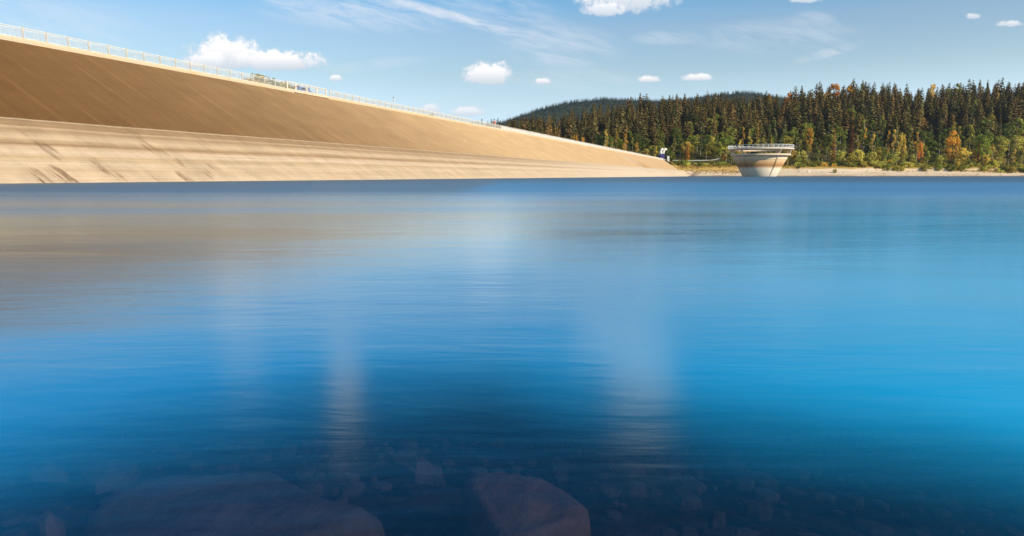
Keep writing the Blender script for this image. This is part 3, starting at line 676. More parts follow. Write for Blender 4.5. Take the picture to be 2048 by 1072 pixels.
def trunk_mesh(name, H, r0, mat, lean=.02, limbs=0, seed=0):
    r = random.Random(seed); mb = MB(); pts = [(lean * H * (i / 5) ** 2 * r.uniform(-1, 1), lean * H * (i / 5) ** 2 * r.uniform(-1, 1), -.6 + (H + .6) * i / 5) for i in range(6)]
    mb.tube(pts, [r0 * (1 - .85 * i / 5) for i in range(6)], 6)
    for _ in range(limbs):
        z = H * r.uniform(.35, .8); a = r.uniform(0, 6.28); l = H * r.uniform(.12, .22)
        mb.tube([(0, 0, z), (math.cos(a) * l * .5, math.sin(a) * l * .5, z + l * .45), (math.cos(a) * l, math.sin(a) * l, z + l * .75)], [r0 * .35, r0 * .25, r0 * .1], 4)
    return mb.mesh(name, mat, True)
def mk(name, q, mat): return quad_mesh(name, q[0], q[1], mat)
SP_Q = [spruce_quads(100 + i, 24, (6.0, 5.2, 6.6, 5.7, 4.9, 6.9)[i], (17, 19, 16, 18, 19, 15)[i], (9, 8, 9, 9, 8, 10)[i], (.05, .1, .04, .08, .12, .05)[i], (.35, .45, .3, .4, .5, .28)[i]) for i in range(6)]
SP_M = [mk('spruce', q, M_needle) for q in SP_Q]
KIND = {   # crowns, trunks: unit sizes in metres
    'birch': ([mk('crown', crown_quads(200 + i, 15, 2.5, 3.2, 15, 42, .42, .55), M_leaf) for i in range(5)], [trunk_mesh('trunk', 13, .17, M_birch, .02, 3, i) for i in range(2)], 15),
    'broadleaf': ([mk('crown', crown_quads(300 + i, 14, 4.4, 1.6, 20, 46, .55, .25), M_leaf) for i in range(5)], [trunk_mesh('trunk', 10, .3, M_bark, .03, 5, i) for i in range(2)], 14),
    'larch': ([mk('crown', spruce_quads(400 + i, 14, 2.3, 15, 9, .08, .12), M_leaf) for i in range(3)], [trunk_mesh('trunk', 12, .16, M_bark, .01, 0, i) for i in range(1)], 14),
    'pine': ([mk('crown', crown_quads(500 + i, 20, 4.0, 9.5, 13, 60, .5, .45, .5), M_needle) for i in range(2)], [trunk_mesh('trunk', 18.5, .32, M_pine, .01, 5, i) for i in range(2)], 20),
}
BUSH = [mk('bush', crown_quads(600 + i, 3.6, 2.6, -.3, 15, 46, .32, .15), M_leaf) for i in range(6)]
COLS = {'green': (.23, .255, .045), 'dark green': (.13, .16, .035), 'olive green': (.34, .29, .06), 'pale green': (.50, .47, .11), 'yellowish': (.64, .48, .11), 'golden': (.52, .31, .05), 'orange': (.52, .25, .055), 'rust red': (.17, .065, .028)}
placed = []      # (kind, colour, px, y, x, h, obj) for labels
def jit(c, s=.18):
    k = 1 + RNG.uniform(-s, s); return (c[0] * k * (1 + RNG.uniform(-.08, .08)), c[1] * k, c[2] * k, 1)
NAMES = {'birch': 'birch_tree', 'broadleaf': 'broadleaf_tree', 'larch': 'larch_tree', 'pine': 'pine_tree'}
def tree(kind, px, y, h, colr, wid=1., z=None, label=None, group=None):
    y *= ks; cr, tr, H0 = KIND[kind]; z = 8 if z is None else z
    x = x_at(px, y, z + h / 2); zz = gz(x, y); x = x_at(px, y, zz + h / 2); zz = gz(x, y)
    e = empty(NAMES[kind], (x, y, zz - .1), RNG.uniform(0, 6.28)); s = h / H0; e.scale = (s * wid, s * wid, s)
    c = bpy.data.objects.new('crown', cr[RNG.integers(len(cr))]); link(c, e); c.color = jit(COLS[colr])
    tm = tr[RNG.integers(len(tr))]; t_ = bpy.data.objects.new('trunk', tm); link(t_, e)
    e['category'] = 'tree'
    if label: e['label'] = label; e['group'] = group or 'trees of the shore wood'
    else: placed.append((kind, colr, px, y, x, h, e, zz))
    return e
def tree_px(kind, px, ytop, ybase, y, colr, wpx=None, label=None):
    """a tree whose crown spans these photo rows at distance y"""
    yy = y * ks; z1 = (HOR - ytop) / F * yy + .5; x = x_at(px, yy, z1); g = gz(x, yy)
    h = max(3., (z1 - g) / ks)
    nat = {'birch': 5.6, 'broadleaf': 10.5, 'larch': 5., 'pine': 9.}[kind] * h / KIND[kind][2]
    wid = 1. if wpx is None else (wpx / F * yy) / (nat * ks)
    return tree(kind, px, y, h, colr, min(2.2, max(.45, wid)), g, label)
def bush(px, y, h, colr, wid=1., label=None, zoff=0.):
    y *= ks; x = x_at(px, y, 8); zz = gz(x, y); x = x_at(px, y, zz + h / 2); zz = gz(x, y)
    o = bpy.data.objects.new('bush', BUSH[RNG.integers(len(BUSH))]); link(o); o.location = (x, y, zz + zoff); o.rotation_euler = (0, 0, RNG.uniform(0, 6.28)); s = h / 3.6; o.scale = (s * wid, s * wid, s)
    o.color = jit(COLS[colr], .2); o['category'] = 'bush'
    if label: o['label'] = label; o['group'] = 'bushes along the shore'
    else: placed.append(('bush', colr, px, y, x, h, o, zz))
    return o

# named trees that stand out in the photograph: kind, column, top row, base row, distance, colour, width in px, label
YS = WEND.y / ks
feat = [
 ('larch', 1375, 284, 316, 66, 'orange', 13, 'bright orange cone shaped larch between the dam end and the intake tower'),
 ('birch', 1310, 287, 315, 72, 'yellowish', 15, 'slender yellow birch with pale trunk just behind the white vent pipes'),
 ('birch', 1250, 262, 305, 92, 'golden', 19, 'tall golden birch behind the low end of the dam railing'),
 ('birch', 1273, 279, 308, 82, 'golden', 13, 'short golden birch between the tall golden birch and the vent pipes'),
 ('birch', 1211, 256, 298, 98, 'yellowish', 17, 'yellow green birch tapering above the dam railing before the tall golden birch'),
 ('larch', 1233, 262, 285, 112, 'golden', 9, 'small golden crown poking between two taller birches above the dam railing'),
 ('larch', 1111, 256, 275, 150, 'golden', 9, 'lone thin golden tree among dark spruces far along the dam crest'),
 ('broadleaf', 1150, 266, 284, 125, 'golden', 17, 'round golden yellow crown just above the far dam railing'),
 ('broadleaf', 1166, 272, 286, 120, 'golden', 11, 'small round golden crown next to the bigger one above the far dam railing'),
 ('birch', 1192, 268, 292, 104, 'green', 10, 'narrow fresh green tree between golden crowns above the dam railing'),
 ('birch', 1486, 248, 275, 112, 'golden', 11, 'bright yellow narrow birch high above the deck of the intake tower'),
 ('birch', 1500, 250, 285, 110, 'yellowish', 13, 'yellow green birch beside the bright yellow one above the intake tower'),
 ('larch', 1515, 244, 262, 128, 'golden', 9, 'small yellow crown highest among the birches over the intake tower'),
 ('birch', 1480, 276, 300, 84, 'yellowish', 15, 'pale yellow birch right above the deck rim of the intake tower on the dam side'),
 ('larch', 1542, 270, 284, 96, 'golden', 7, 'tiny yellow crown above the deck of the intake tower'),
 ('broadleaf', 1424, 263, 300, 84, 'yellowish', 20, 'yellow topped broadleaf between the orange larch and the intake tower'),
 ('broadleaf', 1434, 275, 318, 68, 'green', 28, 'full green broadleaf crown next to the dam side of the intake tower'),
 ('broadleaf', 1449, 307, 320, 58, 'orange', 11, 'low orange bushy tree touching the dam side edge of the intake tower'),
 ('broadleaf', 1618, 250, 288, 96, 'golden', 22, 'golden orange topped tree above the parked white car'),
 ('larch', 1668, 257, 296, 80, 'orange', 12, 'narrow orange larch in front of a black gap in the wood'),
 ('birch', 1730, 247, 275, 112, 'golden', 11, 'small golden crown above a dark spruce in the middle of the shore wood'),
 ('birch', 1776, 256, 300, 80, 'golden', 13, 'slim bright golden birch in the middle of the shore wood'),
 ('birch', 1787, 250, 300, 78, 'yellowish', 13, 'yellow green birch touching the slim bright golden birch'),
 ('birch', 1745, 262, 302, 76, 'yellowish', 17, 'pale yellow birch on the tower side of the slim golden birch'),
 ('broadleaf', 1804, 261, 318, 68, 'yellowish', 27, 'broad yellow green tree with white trunk beside the slim golden birch'),
 ('birch', 1835, 253, 300, 78, 'golden', 19, 'golden feathery birch with visible pale trunk past the broad yellow green tree'),
 ('broadleaf', 1842, 281, 303, 64, 'orange', 18, 'low bright orange tree under the golden feathery birch'),
 ('broadleaf', 1905, 255, 302, 74, 'golden', 38, 'largest golden orange tree of the shore wood'),
 ('birch', 1911, 285, 318, 60, 'golden', 12, 'narrow golden birch in front of the largest golden tree'),
 ('larch', 1957, 280, 304, 64, 'rust red', 9, 'small rust red tree near the largest golden tree'),
 ('birch', 1985, 286, 312, 58, 'yellowish', 16, 'pale yellow topped tree among light green shrubs'),
 ('birch', 2028, 296, 330, 50, 'yellowish', 15, 'yellow pointed tree below the two tall pines'),
 ('pine', 2019, 238, 302, 84, 'dark green', 25, 'tall pine with long bare trunk, the slimmer one of the pair'),
 ('pine', 2033, 229, 300, 86, 'green', 32, 'tall pine with long bare trunk and wider crown, tallest of the pair'),
 ('broadleaf', 1968, 254, 305, 74, 'green', 42, 'dense round green broadleaf crown with pale top before the two pines'),
 ('birch', 1940, 240, 300, 84, 'olive green', 22, 'tall olive birch between the largest golden tree and the round green crown'),
 ('birch', 1916, 243, 292, 92, 'olive green', 18, 'olive birch rising behind the largest golden tree'),
 ('birch', 1728, 230, 270, 118, 'green', 22, 'fresh green birch against dark spruces in the middle of the slope'),
 ('larch', 1703, 250, 300, 74, 'rust red', 20, 'dull reddish brown spruce like tree in the shore wood'),
 ('broadleaf', 1715, 292, 336, 48, 'pale green', 32, 'pale silvery green willow at the beach edge'),
 ('broadleaf', 1745, 300, 334, 47, 'pale green', 24, 'bright yellow green willow beside the pale silvery one'),
]
for k, px, yt, yb, s, c_, w, lab in feat: tree_px(k, px, yt, yb, YS + s, c_, w, lab)
# skyline trees in autumn colour
for k, px, yt, s, c_, w, lab in [
 ('broadleaf', 1537, 188, 300, 'golden', 16, 'golden brown beech on the ridge line above the intake tower'),
 ('broadleaf', 1577, 187, 296, 'orange', 22, 'orange beech on the ridge where the taller spruces begin'),
 ('broadleaf', 1668, 167, 318, 'orange', 34, 'broad orange beech crowning the ridge top'),
 ('broadleaf', 1700, 172, 312, 'golden', 28, 'golden beech on the ridge beside the broad orange one'),
 ('broadleaf', 1653, 186, 290, 'golden', 18, 'small yellow beech just below the broad orange beech on the ridge'),
 ('broadleaf', 1864, 168, 320, 'yellowish', 14, 'pale yellow green tree on the ridge line amid spruces'),
 ('broadleaf', 1914, 168, 318, 'olive green', 24, 'rounded green dome tree on the ridge line amid spruces'),
 ('broadleaf', 1895, 176, 305, 'olive green', 18, 'smaller rounded green tree next to the green dome on the ridge')]:
    tree_px(k, px, yt, 0, YS + s, c_, w, lab)

# rest of the mixed wood along the shore
def region(px):
    for lim, name in ((1200, 'above the dam railing'), (1345, 'behind the dam end'), (1455, 'between dam and tower'), (1590, 'behind the tower'), (1690, 'just past the tower'), (1800, 'behind the pale willows'), (1900, 'around the feathery birch'), (1990, 'around the largest golden tree')):
        if px < lim: return name
    return 'near the two tall pines'
def pick(ws):
    r = RNG.random() * sum(w for _, w in ws)
    for n, w in ws:
        r -= w
        if r <= 0: return n
    return ws[-1][0]
occ = [(px, s) for _, px, _, _, s, _, _, _ in feat]
def free(px, s, dx, ds): return all(abs(px - a) > dx or abs(s - b) > ds for a, b in occ)
for i in range(44):
    px = RNG.uniform(1380, 2070); tree(pick([('broadleaf', 2), ('birch', 2)]), px, YS + RNG.uniform(165, 270), RNG.uniform(17, 24), pick([('dark green', 3), ('green', 3), ('olive green', 2), ('golden', .6)]), RNG.uniform(.9, 1.2))
for s0, s1, n, ht, ws, kinds in [
    (42, 60, 62, (7, 13), [('green', 3), ('olive green', 3), ('pale green', 4), ('yellowish', 1.5)], [('broadleaf', 4), ('birch', 2)]),
    (60, 84, 64, (13, 19), [('green', 4), ('dark green', 1), ('olive green', 3), ('pale green', 2.5), ('yellowish', 1.6)], [('broadleaf', 3), ('birch', 3)]),
    (84, 116, 58, (17, 24), [('green', 4), ('dark green', 2), ('olive green', 3), ('pale green', 1), ('yellowish', 1)], [('broadleaf', 2.5), ('birch', 3)]),
    (116, 168, 60, (18, 25), [('green', 3), ('dark green', 4), ('olive green', 1)], [('broadleaf', 2), ('birch', 2)])]:
    for i in range(n):
        for _ in range(12):
            s = RNG.uniform(s0, s1); px = 1185 + (2075 - 1185) * (i + RNG.uniform(0, 1)) / n
            if px < 1462 and s < 66: continue
            if free(px, s, 9, 9): break
        else: continue
        if px < 1462 and s < 66: continue
        occ.append((px, s))
        tree(pick(kinds), px, YS + s, RNG.uniform(*ht) * (.85 if px < 1345 else 1), pick(ws), RNG.uniform(.85, 1.15))
# bushes along the beach edge and at the dam end
for px, s, h, c_, w, lab in [(1604, 37, 3.6, 'green', 1.3, 'dark green round bush beside the people on the beach, on the tower side'), (1628, 37, 3.4, 'green', 1.25, 'dark green round bush beside the people on the beach, on the far side'), (1670, 24, 3.6, 'olive green', .8, 'small vase shaped bush standing alone low on the pale beach'),
                             (1668, 38, 3.6, 'yellowish', .9, 'straw coloured shrub behind the lone beach bush'), (1648, 46, 4.2, 'yellowish', 1.2, 'brownish yellow shrub between dark bushes past the tower'), (1595, 48, 4.6, 'pale green', 1., 'pale green shrub at the foot of the wood next to the tower')]:
    bush(px, YS + s, h, c_, w, lab)
for i in range(50):
    px = 1690 + 375 * (i + RNG.uniform(0, 1)) / 50; s = RNG.uniform(38, 50)
    bush(px, YS + s, RNG.uniform(3.6, 6.6), pick([('green', 3), ('olive green', 3), ('pale green', 3), ('dark green', 1)]), RNG.uniform(1, 1.35))
for i in range(12):
    bush(1595 + 95 * (i + RNG.random()) / 12, YS + RNG.uniform(50, 58), RNG.uniform(3, 4.5), pick([('green', 3), ('olive green', 3), ('pale green', 1)]), 1.2)
for i in range(34):
    px = 1342 + 120 * (i + RNG.random()) / 34; s = RNG.uniform(36, 49)
    bush(px, YS + s, RNG.uniform(2.0, 3.8), pick([('green', 3), ('olive green', 2), ('pale green', 2), ('dark green', 1)]), RNG.uniform(1, 1.5))

# ---- spruce wood on the slope
cand = []
s = 92.
while s < 385:
    sp = 11.8 + .010 * (s - 92)
    y = (YS + s) * ks; x0 = x_at(940, y); x1 = x_at(2110, y); x = x0 + RNG.uniform(0, sp)
    while x < x1:
        xx = x + RNG.uniform(-2.6, 2.6); yy = y + RNG.uniform(-2.6, 2.6); px = 1024 + F * xx / yy
        lim = (146 if px > 1380 else 128) + 45 * mnoise.noise(Vector((px * .013, 3, 0)))
        if s > lim + 28 * RNG.uniform(-1, 1) and RNG.random() > .10:
            h = (RNG.choice((1, 1, .8, .65, 1.15)) if s < 235 else RNG.choice((1, .92, 1.06, .8))) * RNG.uniform(18, 28) * (.92 + .12 * sm((s - 90) / 120)) * (1.12 if px > 1560 else 1) * (1 + .12 * mnoise.noise(Vector((xx * .02, yy * .02, 5)))); cand.append([xx, yy, gz(xx, yy), h, int(RNG.integers(6)), RNG.uniform(0, 6.28), RNG.uniform(.85, 1.2), s, px])
        x += sp
    s += sp * (.92 if s < 220 else .74)
# which of them show most: paint them far to near into a coarse picture
cand.sort(key=lambda c: -c[1])
W_, H_ = 1024, 200; buf = np.full((H_, W_), -1)
def paint(idx, x, y, z, h, w):
    p0 = proj((x, y, z)); p1 = proj((x, y, z + h)); half = w / y * F
    for r_ in range(max(0, int(p1[1] / 2)), min(H_ - 1, int(p0[1] / 2)) + 1):
        f = (r_ * 2 - p1[1]) / max(1, p0[1] - p1[1]); hw = half * min(1, .12 + f * .9) / 2
        a = max(0, int(p1[0] / 2 - hw)); b = min(W_, int(p1[0] / 2 + hw) + 1)
        if b > a: buf[r_, a:b] = idx
for i, c in enumerate(cand): paint(i, c[0], c[1], c[2], c[3], 4.2 * c[6])
for e in [p for p in placed]: paint(-2, e[4], e[3], e[7], e[5], 2.8)
for px in range(0, 1338):
    yk = proj(crest(min(TC, t_at(px))))[1] if px % 8 == 0 else yk
    buf[int(yk / 2):, px // 2] = -3
cnt = np.bincount(buf[buf >= 0].ravel(), minlength=len(cand))
order = sorted(range(len(cand)), key=lambda i: -cnt[i]); single = set(order[:290])
SPC = [(.16, .115, .042), (.13, .108, .038), (.20, .13, .046), (.16, .135, .044), (.09, .088, .035)]
fv = []; ft = []; fm = []
sp_single = []
for i, c in enumerate(cand):
    x, y, z, h, k, rz, w, s, px = c
    if i in single:
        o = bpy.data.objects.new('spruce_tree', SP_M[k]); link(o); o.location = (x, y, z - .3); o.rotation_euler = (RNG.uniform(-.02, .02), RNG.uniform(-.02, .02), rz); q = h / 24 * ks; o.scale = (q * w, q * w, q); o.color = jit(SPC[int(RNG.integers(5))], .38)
        o['category'] = 'tree'; sp_single.append((px, s, h, o))
    else:
        if cnt[i] == 0 and s < 330: 
            if RNG.random() < .5: continue
        V, T = SP_Q[k]; q = h / 24 * ks; ca, sa = math.cos(rz), math.sin(rz)
        P = V.reshape(-1, 3); X = (P[:, 0] * ca - P[:, 1] * sa) * q * w + x; Yv = (P[:, 0] * sa + P[:, 1] * ca) * q * w + y; Z = P[:, 2] * q + z - .3
        fv.append(np.stack([X, Yv, Z], 1).reshape(-1, 4, 3)); ft.append(np.clip(T + RNG.uniform(-.35, .3), 0, 1))
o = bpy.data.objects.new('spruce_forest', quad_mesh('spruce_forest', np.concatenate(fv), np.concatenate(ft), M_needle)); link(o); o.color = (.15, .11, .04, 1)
tag(o, 'dense mass of dark spruces filling the wooded slope behind the nearer trees', 'forest', kind='stuff')
print('spruces', len(cand), 'single', len(single), 'hidden', int((cnt == 0).sum()))
for px, s, h, o in sp_single:
    row = 'lowest rows' if s < 150 else ('middle slope' if s < 255 else 'ridge line')
    kd = 'dark spruce' if h > 21 else 'shorter dark spruce'
    o['label'] = f'{kd} in the {row} {region(px)}'; o['group'] = f'{kd}s in the {row} {region(px)}'
# labels of the mixed trees and bushes, counted from the dam side within their own small set
sets = {}
for e in placed:
    kind, colr, px, y, x, h, o, zz = e
    if kind == 'bush': row = 'low' if h < 3.4 else 'tall'
    else:
        s = y / ks - YS; row = 'first row' if s < 62 else ('second row' if s < 82 else ('third row' if s < 108 else 'upper row'))
    sets.setdefault((kind, colr, row, region(px)), []).append((px, o))
ORD = ['first', 'second', 'third', 'fourth', 'fifth', 'sixth', 'seventh', 'eighth', 'ninth', 'tenth', 'eleventh', 'twelfth']
for (kind, colr, row, reg), lst in sets.items():
    lst.sort(key=lambda q: q[0])
    for i, (px, o) in enumerate(lst):
        what = f'{row} {colr} bush' if kind == 'bush' else f'{colr} {kind} in the {row}'
        lab = f'{what} {reg}' + ('' if len(lst) == 1 else f', {ORD[min(i, 11)]} from the dam')
        o['label'] = lab; o['group'] = 'bushes along the shore' if kind == 'bush' else 'trees of the shore wood'

# far wood on the ridges, coloured pale and blue as through haze
fv = []; ft = []
V0, T0 = spruce_quads(900, 22, 8., 6, 5, .02, .3)
for i in range(8500):
    y = RY + RNG.uniform(-470, 60); px = RNG.uniform(940, 1680); x = (px - 1024) / F * y; z = ridge(x, y)
    q = RNG.uniform(.38, .62); P = V0.reshape(-1, 3); a = RNG.uniform(0, 6.28); ca, sa = math.cos(a), math.sin(a)
    fv.append(np.stack([(P[:, 0] * ca - P[:, 1] * sa) * q + x, (P[:, 0] * sa + P[:, 1] * ca) * q + y, P[:, 2] * q + z - 1], 1).reshape(-1, 4, 3)); ft.append(np.clip(T0 + RNG.uniform(-.25, .25), 0, .74))
o = bpy.data.objects.new('far_forest', quad_mesh('far_forest', np.concatenate(fv), np.concatenate(ft), M_needle)); link(o); o.color = (.085, .125, .12, 1)  # blue of distant haze mixed into the needle colour
tag(o, 'haze tinted far off spruce forest covering the distant ridges', 'forest', kind='stuff')

# undergrowth on the wood's floor
gv = []; gt = []
for i in range(2600):
    px = RNG.uniform(1185, 2075); s = RNG.uniform(47, 185); y = (YS + s) * ks; x = x_at(px, y, 12)
    if px < 1462 and s < 64: continue
    z = gz(x, y)
    for k in range(9):
        p = np.array((x, y, z)) + RNG.normal(size=3) * (1.3, 1.3, .5) + (0, 0, .7); u = RNG.normal(size=3); u /= np.linalg.norm(u); w = np.cross(u, RNG.normal(size=3)); w /= np.linalg.norm(w); q = RNG.uniform(.3, .75)
        gv.append((p - u * q, p - w * q * .7, p + u * q, p + w * q * .7)); gt.append(RNG.uniform(.0, .7))
o = bpy.data.objects.new('undergrowth', quad_mesh('undergrowth', np.array(gv), np.array(gt), M_leaf)); link(o); o.color = (.13, .135, .03, 1)
tag(o, 'low leafy undergrowth covering the floor of the shore wood', 'undergrowth', kind='stuff')

# dry grass fringe above the beach
gv = []; gt = []
for i in range(9000):
    px = RNG.uniform(1338, 2070); y = (YS + (RNG.normal(43, 3) if px > 1480 else RNG.normal(34, 6))) * ks; x = x_at(px, y); z = gz(x, y); h = RNG.uniform(.4, 1.1); a = RNG.uniform(0, 6.28); d = np.array((math.cos(a), math.sin(a), 0)) * RNG.uniform(.15, .4); b = np.array((x, y, z - .05)); tp_ = b + np.array((RNG.uniform(-.2, .2), RNG.uniform(-.2, .2), h))
    gv.append((b - d, b + d, tp_ + d * .5, tp_ - d * .5)); gt.append(RNG.uniform(.2, .8))
o = bpy.data.objects.new('dry_grass', quad_mesh('dry_grass', np.array(gv), np.array(gt), M_leaf)); link(o); o.color = (.42, .29, .09, 1)
tag(o, 'strip of dry yellow grass along the top of the beach', 'grass', kind='stuff')

bs = MB()
for i in range(420):
    px = RNG.uniform(1392, 2070); y = WEND.y + 1; x = x_at(px, y, 0); y = shore_y(x) + RNG.choice((RNG.uniform(-1, 5), RNG.uniform(0, 38))) * ks; x = x_at(px, y, 3); r = .18 + .55 * RNG.random() ** 3; z = gz(x, y); a0 = RNG.uniform(0, 6.28); n = 6; b = len(bs.v); st = RNG.uniform(1, 2.2)
    bs.v.append((x, y, z + r * .6))
    for s_, dz in ((.7, .45), (1, -.3)):
        for k in range(n):
            a = a0 + 2 * math.pi * k / n; rr = r * s_ * RNG.uniform(.75, 1.2); bs.v.append((x + rr * st * math.cos(a), y + rr * math.sin(a), z + r * dz))
    bs.f += [(b, b + 1 + k, b + 1 + (k + 1) % n) for k in range(n)] + [(b + 1 + k, b + 1 + n + k, b + 1 + n + (k + 1) % n, b + 1 + (k + 1) % n) for k in range(n)]
o = bs.build('stones', simple('beach_stone', (.33, .25, .17), .9, .4, .6)); tag(o, 'stones scattered over the pale beach and along its waterline', 'stones', kind='stuff')
# ------------------------------------------------------------------ things on and beside the crest
def crest_bush(px, back, h, colr, label, wid=1.):
    t = t_at(px); p = crest(t, back, -.05)
    o = bpy.data.objects.new('bush', BUSH[RNG.integers(6)]); link(o); o.location = p; s = h / 3.6; o.scale = (s * wid, s * wid, s); o.color = jit(COLS[colr]); o.rotation_euler = (0, 0, RNG.uniform(0, 6)); tag(o, label, 'bush', 'shrubs on the dam crest')
crest_bush(566, 4.6, 2.75, 'olive green', 'tallest dark shrub on the dam crest at the near end of the lookout railing', 1.1)
crest_bush(556, 5.0, 2.2, 'golden', 'brownish shrub before the tallest shrub at the lookout railing', 1.2)
crest_bush(582, 4.6, 2.45, 'dark green', 'dark shrub next to the tallest one behind the lookout railing', 1.3)
crest_bush(604, 4.4, 2.4, 'olive green', 'olive shrub behind the middle of the lookout railing', 1.6)
crest_bush(625, 6.0, 2.6, 'olive green', 'olive shrub above the blue car on the dam crest', 1.5)
crest_bush(645, 4.6, 2.3, 'rust red', 'reddish shrub at the far end of the lookout railing', 1.3)
crest_bush(763, 1.6, .8, 'golden', 'small yellow weed clump at the railing foot nearer the lookout', 1.)
crest_bush(877, 1.6, 1.3, 'golden', 'bigger yellow green weed clump at the railing foot before the wood begins', 1.)
gv = []; gt = []
for i in range(1500):
    t = t_at(-20) + (RNG.random() ** 1.3) * 170; dens = mnoise.noise(Vector((t * .35, 0, 0)))
    if dens < .05: continue
    p = crest(t, RNG.uniform(.75, 1.3), .1); h = RNG.uniform(.1, .45) * (1 + dens); d = np.array(A) * RNG.uniform(.02, .07); b = np.array(p); tp_ = b + np.array((RNG.uniform(-.12, .12), RNG.uniform(-.12, .12), h + .1)); gv.append((b - d, b + d, tp_ + d * .4, tp_ - d * .4)); gt.append(RNG.uniform(.1, .7))
o = bpy.data.objects.new('weeds', quad_mesh('weeds', np.array(gv), np.array(gt), M_leaf)); link(o); o.color = (.16, .13, .05, 1); tag(o, 'dry weeds growing in tufts behind the dam kerb', 'weeds', kind='stuff')

M_glass = simple('dark_glass', (.02, .025, .03), .1, .1, 2., 0, .6); M_tyre = simple('tyre_rubber', (.02, .02, .02), .8, .1, 5.)
def car(name_label, loc, rz, paint, s=1.):
    e = empty('parked_car', loc, rz); e.scale = (s, s, s); tag(e, name_label, 'car')
    side = [(-2.1, .35), (-2.15, .75), (-1.95, .95), (-1.35, 1.0), (-.75, 1.42), (.75, 1.46), (1.55, 1.05), (2.1, .85), (2.15, .4), (1.9, .28), (-1.9, .28)]
    def prism(pts, w0, top=None):
        n = len(pts); vs = [(x, -w0 + (.16 if z > 1.1 else 0), z) for x, z in pts] + [(x, w0 - (.16 if z > 1.1 else 0), z) for x, z in pts]
        return MB().add(vs, [tuple(range(n)), tuple(reversed(range(n, 2 * n)))] + [(i, n + i, n + (i + 1) % n, (i + 1) % n) for i in range(n)])
    prism(side, .86).build('body', paint, e, bevel=.05)
    for sy in (-1, 1):
        yy = sy * .80
        w = MB(); vs = [(-1.2, sy * .875, 1.02), (1.35, sy * .875, 1.02), (.68, sy * .735, 1.39), (-.72, sy * .735, 1.36)]; vs2 = [(x, y - sy * .05, z) for x, y, z in vs]
        w.add(vs + vs2, [(0, 1, 2, 3), (7, 6, 5, 4), (0, 4, 5, 1), (1, 5, 6, 2), (2, 6, 7, 3), (3, 7, 4, 0)]).build('window', M_glass, e)
        for x in (-1.3, 1.32):
            tb = MB(); tb.tube([(x, yy - .1, .32), (x, yy + .12 * 1, .32)], .32, 14); wh = tb.build('wheel', M_tyre, e)
            MB().tube([(x, yy - .12, .32), (x, yy + .14, .32)], .19, 10).build('rim', M_rail, wh)
    ws = MB(); ws.add([(1.5, -.72, 1.10), (1.5, .72, 1.10), (.86, .62, 1.44), (.86, -.62, 1.44), (1.46, -.72, 1.05), (1.46, .72, 1.05), (.82, .62, 1.40), (.82, -.62, 1.40)], [(0, 1, 2, 3), (7, 6, 5, 4), (0, 4, 5, 1), (1, 5, 6, 2), (2, 6, 7, 3), (3, 7, 4, 0)]).build('windscreen', M_glass, e)
    for sy in (-.6, .6): MB().box((2.12, sy, .68), (.08, .3, .14)).build('headlight', M_rail, e)
    return e
car('small blue car parked on the dam crest behind the lookout railing', crest(t_at(627), 2.4, .05), math.atan2(A.y, A.x) , simple('blue_paint', (.10, .20, .45), .3, .05, 1.))
def ground_pt(px, s): 
    y = (YS + s) * ks; x = x_at(px, y, 9); z = gz(x, y); x = x_at(px, y, z); return Vector((x, y, gz(x, y)))
car('white car parked in shade between bushes above the beach', ground_pt(1617, 56) + Vector((0, 0, .05)), R(12), simple('white_paint', (.7, .72, .74), .3, .05, 1.), 1.15)

# posts on the crest
t = t_at(826); e = empty('lamp_post', mat=crest_matrix(t, 4.6, 0)); tag(e, 'thin pale lamp post rising above the dam crest railing', 'lamp post')
MB().tube([(0, 0, -.1), (0, 0, 3.7)], [.09, .06], 8).build('pole', M_post, e); MB().box((0, 0, 3.72), (.55, .22, .16)).build('lamp_head', simple('lamp_grey', (.35, .35, .34), .5, .1), e, bevel=.03); MB().box((0, -.1, 3.3), (.3, .03, .4)).build('sign_plate', M_rail, e)
t = t_at(993); e = empty('lifebuoy_post', mat=crest_matrix(t, .7, 0)); tag(e, 'orange lifebuoy on a short post by the dam railing before dark spruces', 'lifebuoy')
MB().tube([(0, 0, -.1), (0, 0, 2.3)], .06, 8).build('post', M_post, e)
b = MB(); b.tube([(.42 * math.cos(a), -.1, 2.0 + .42 * math.sin(a)) for a in np.linspace(0, 2 * math.pi, 21)], .13, 8, False); b.build('lifebuoy', simple('orange_plastic', (.75, .16, .03), .5, .1), e, True)

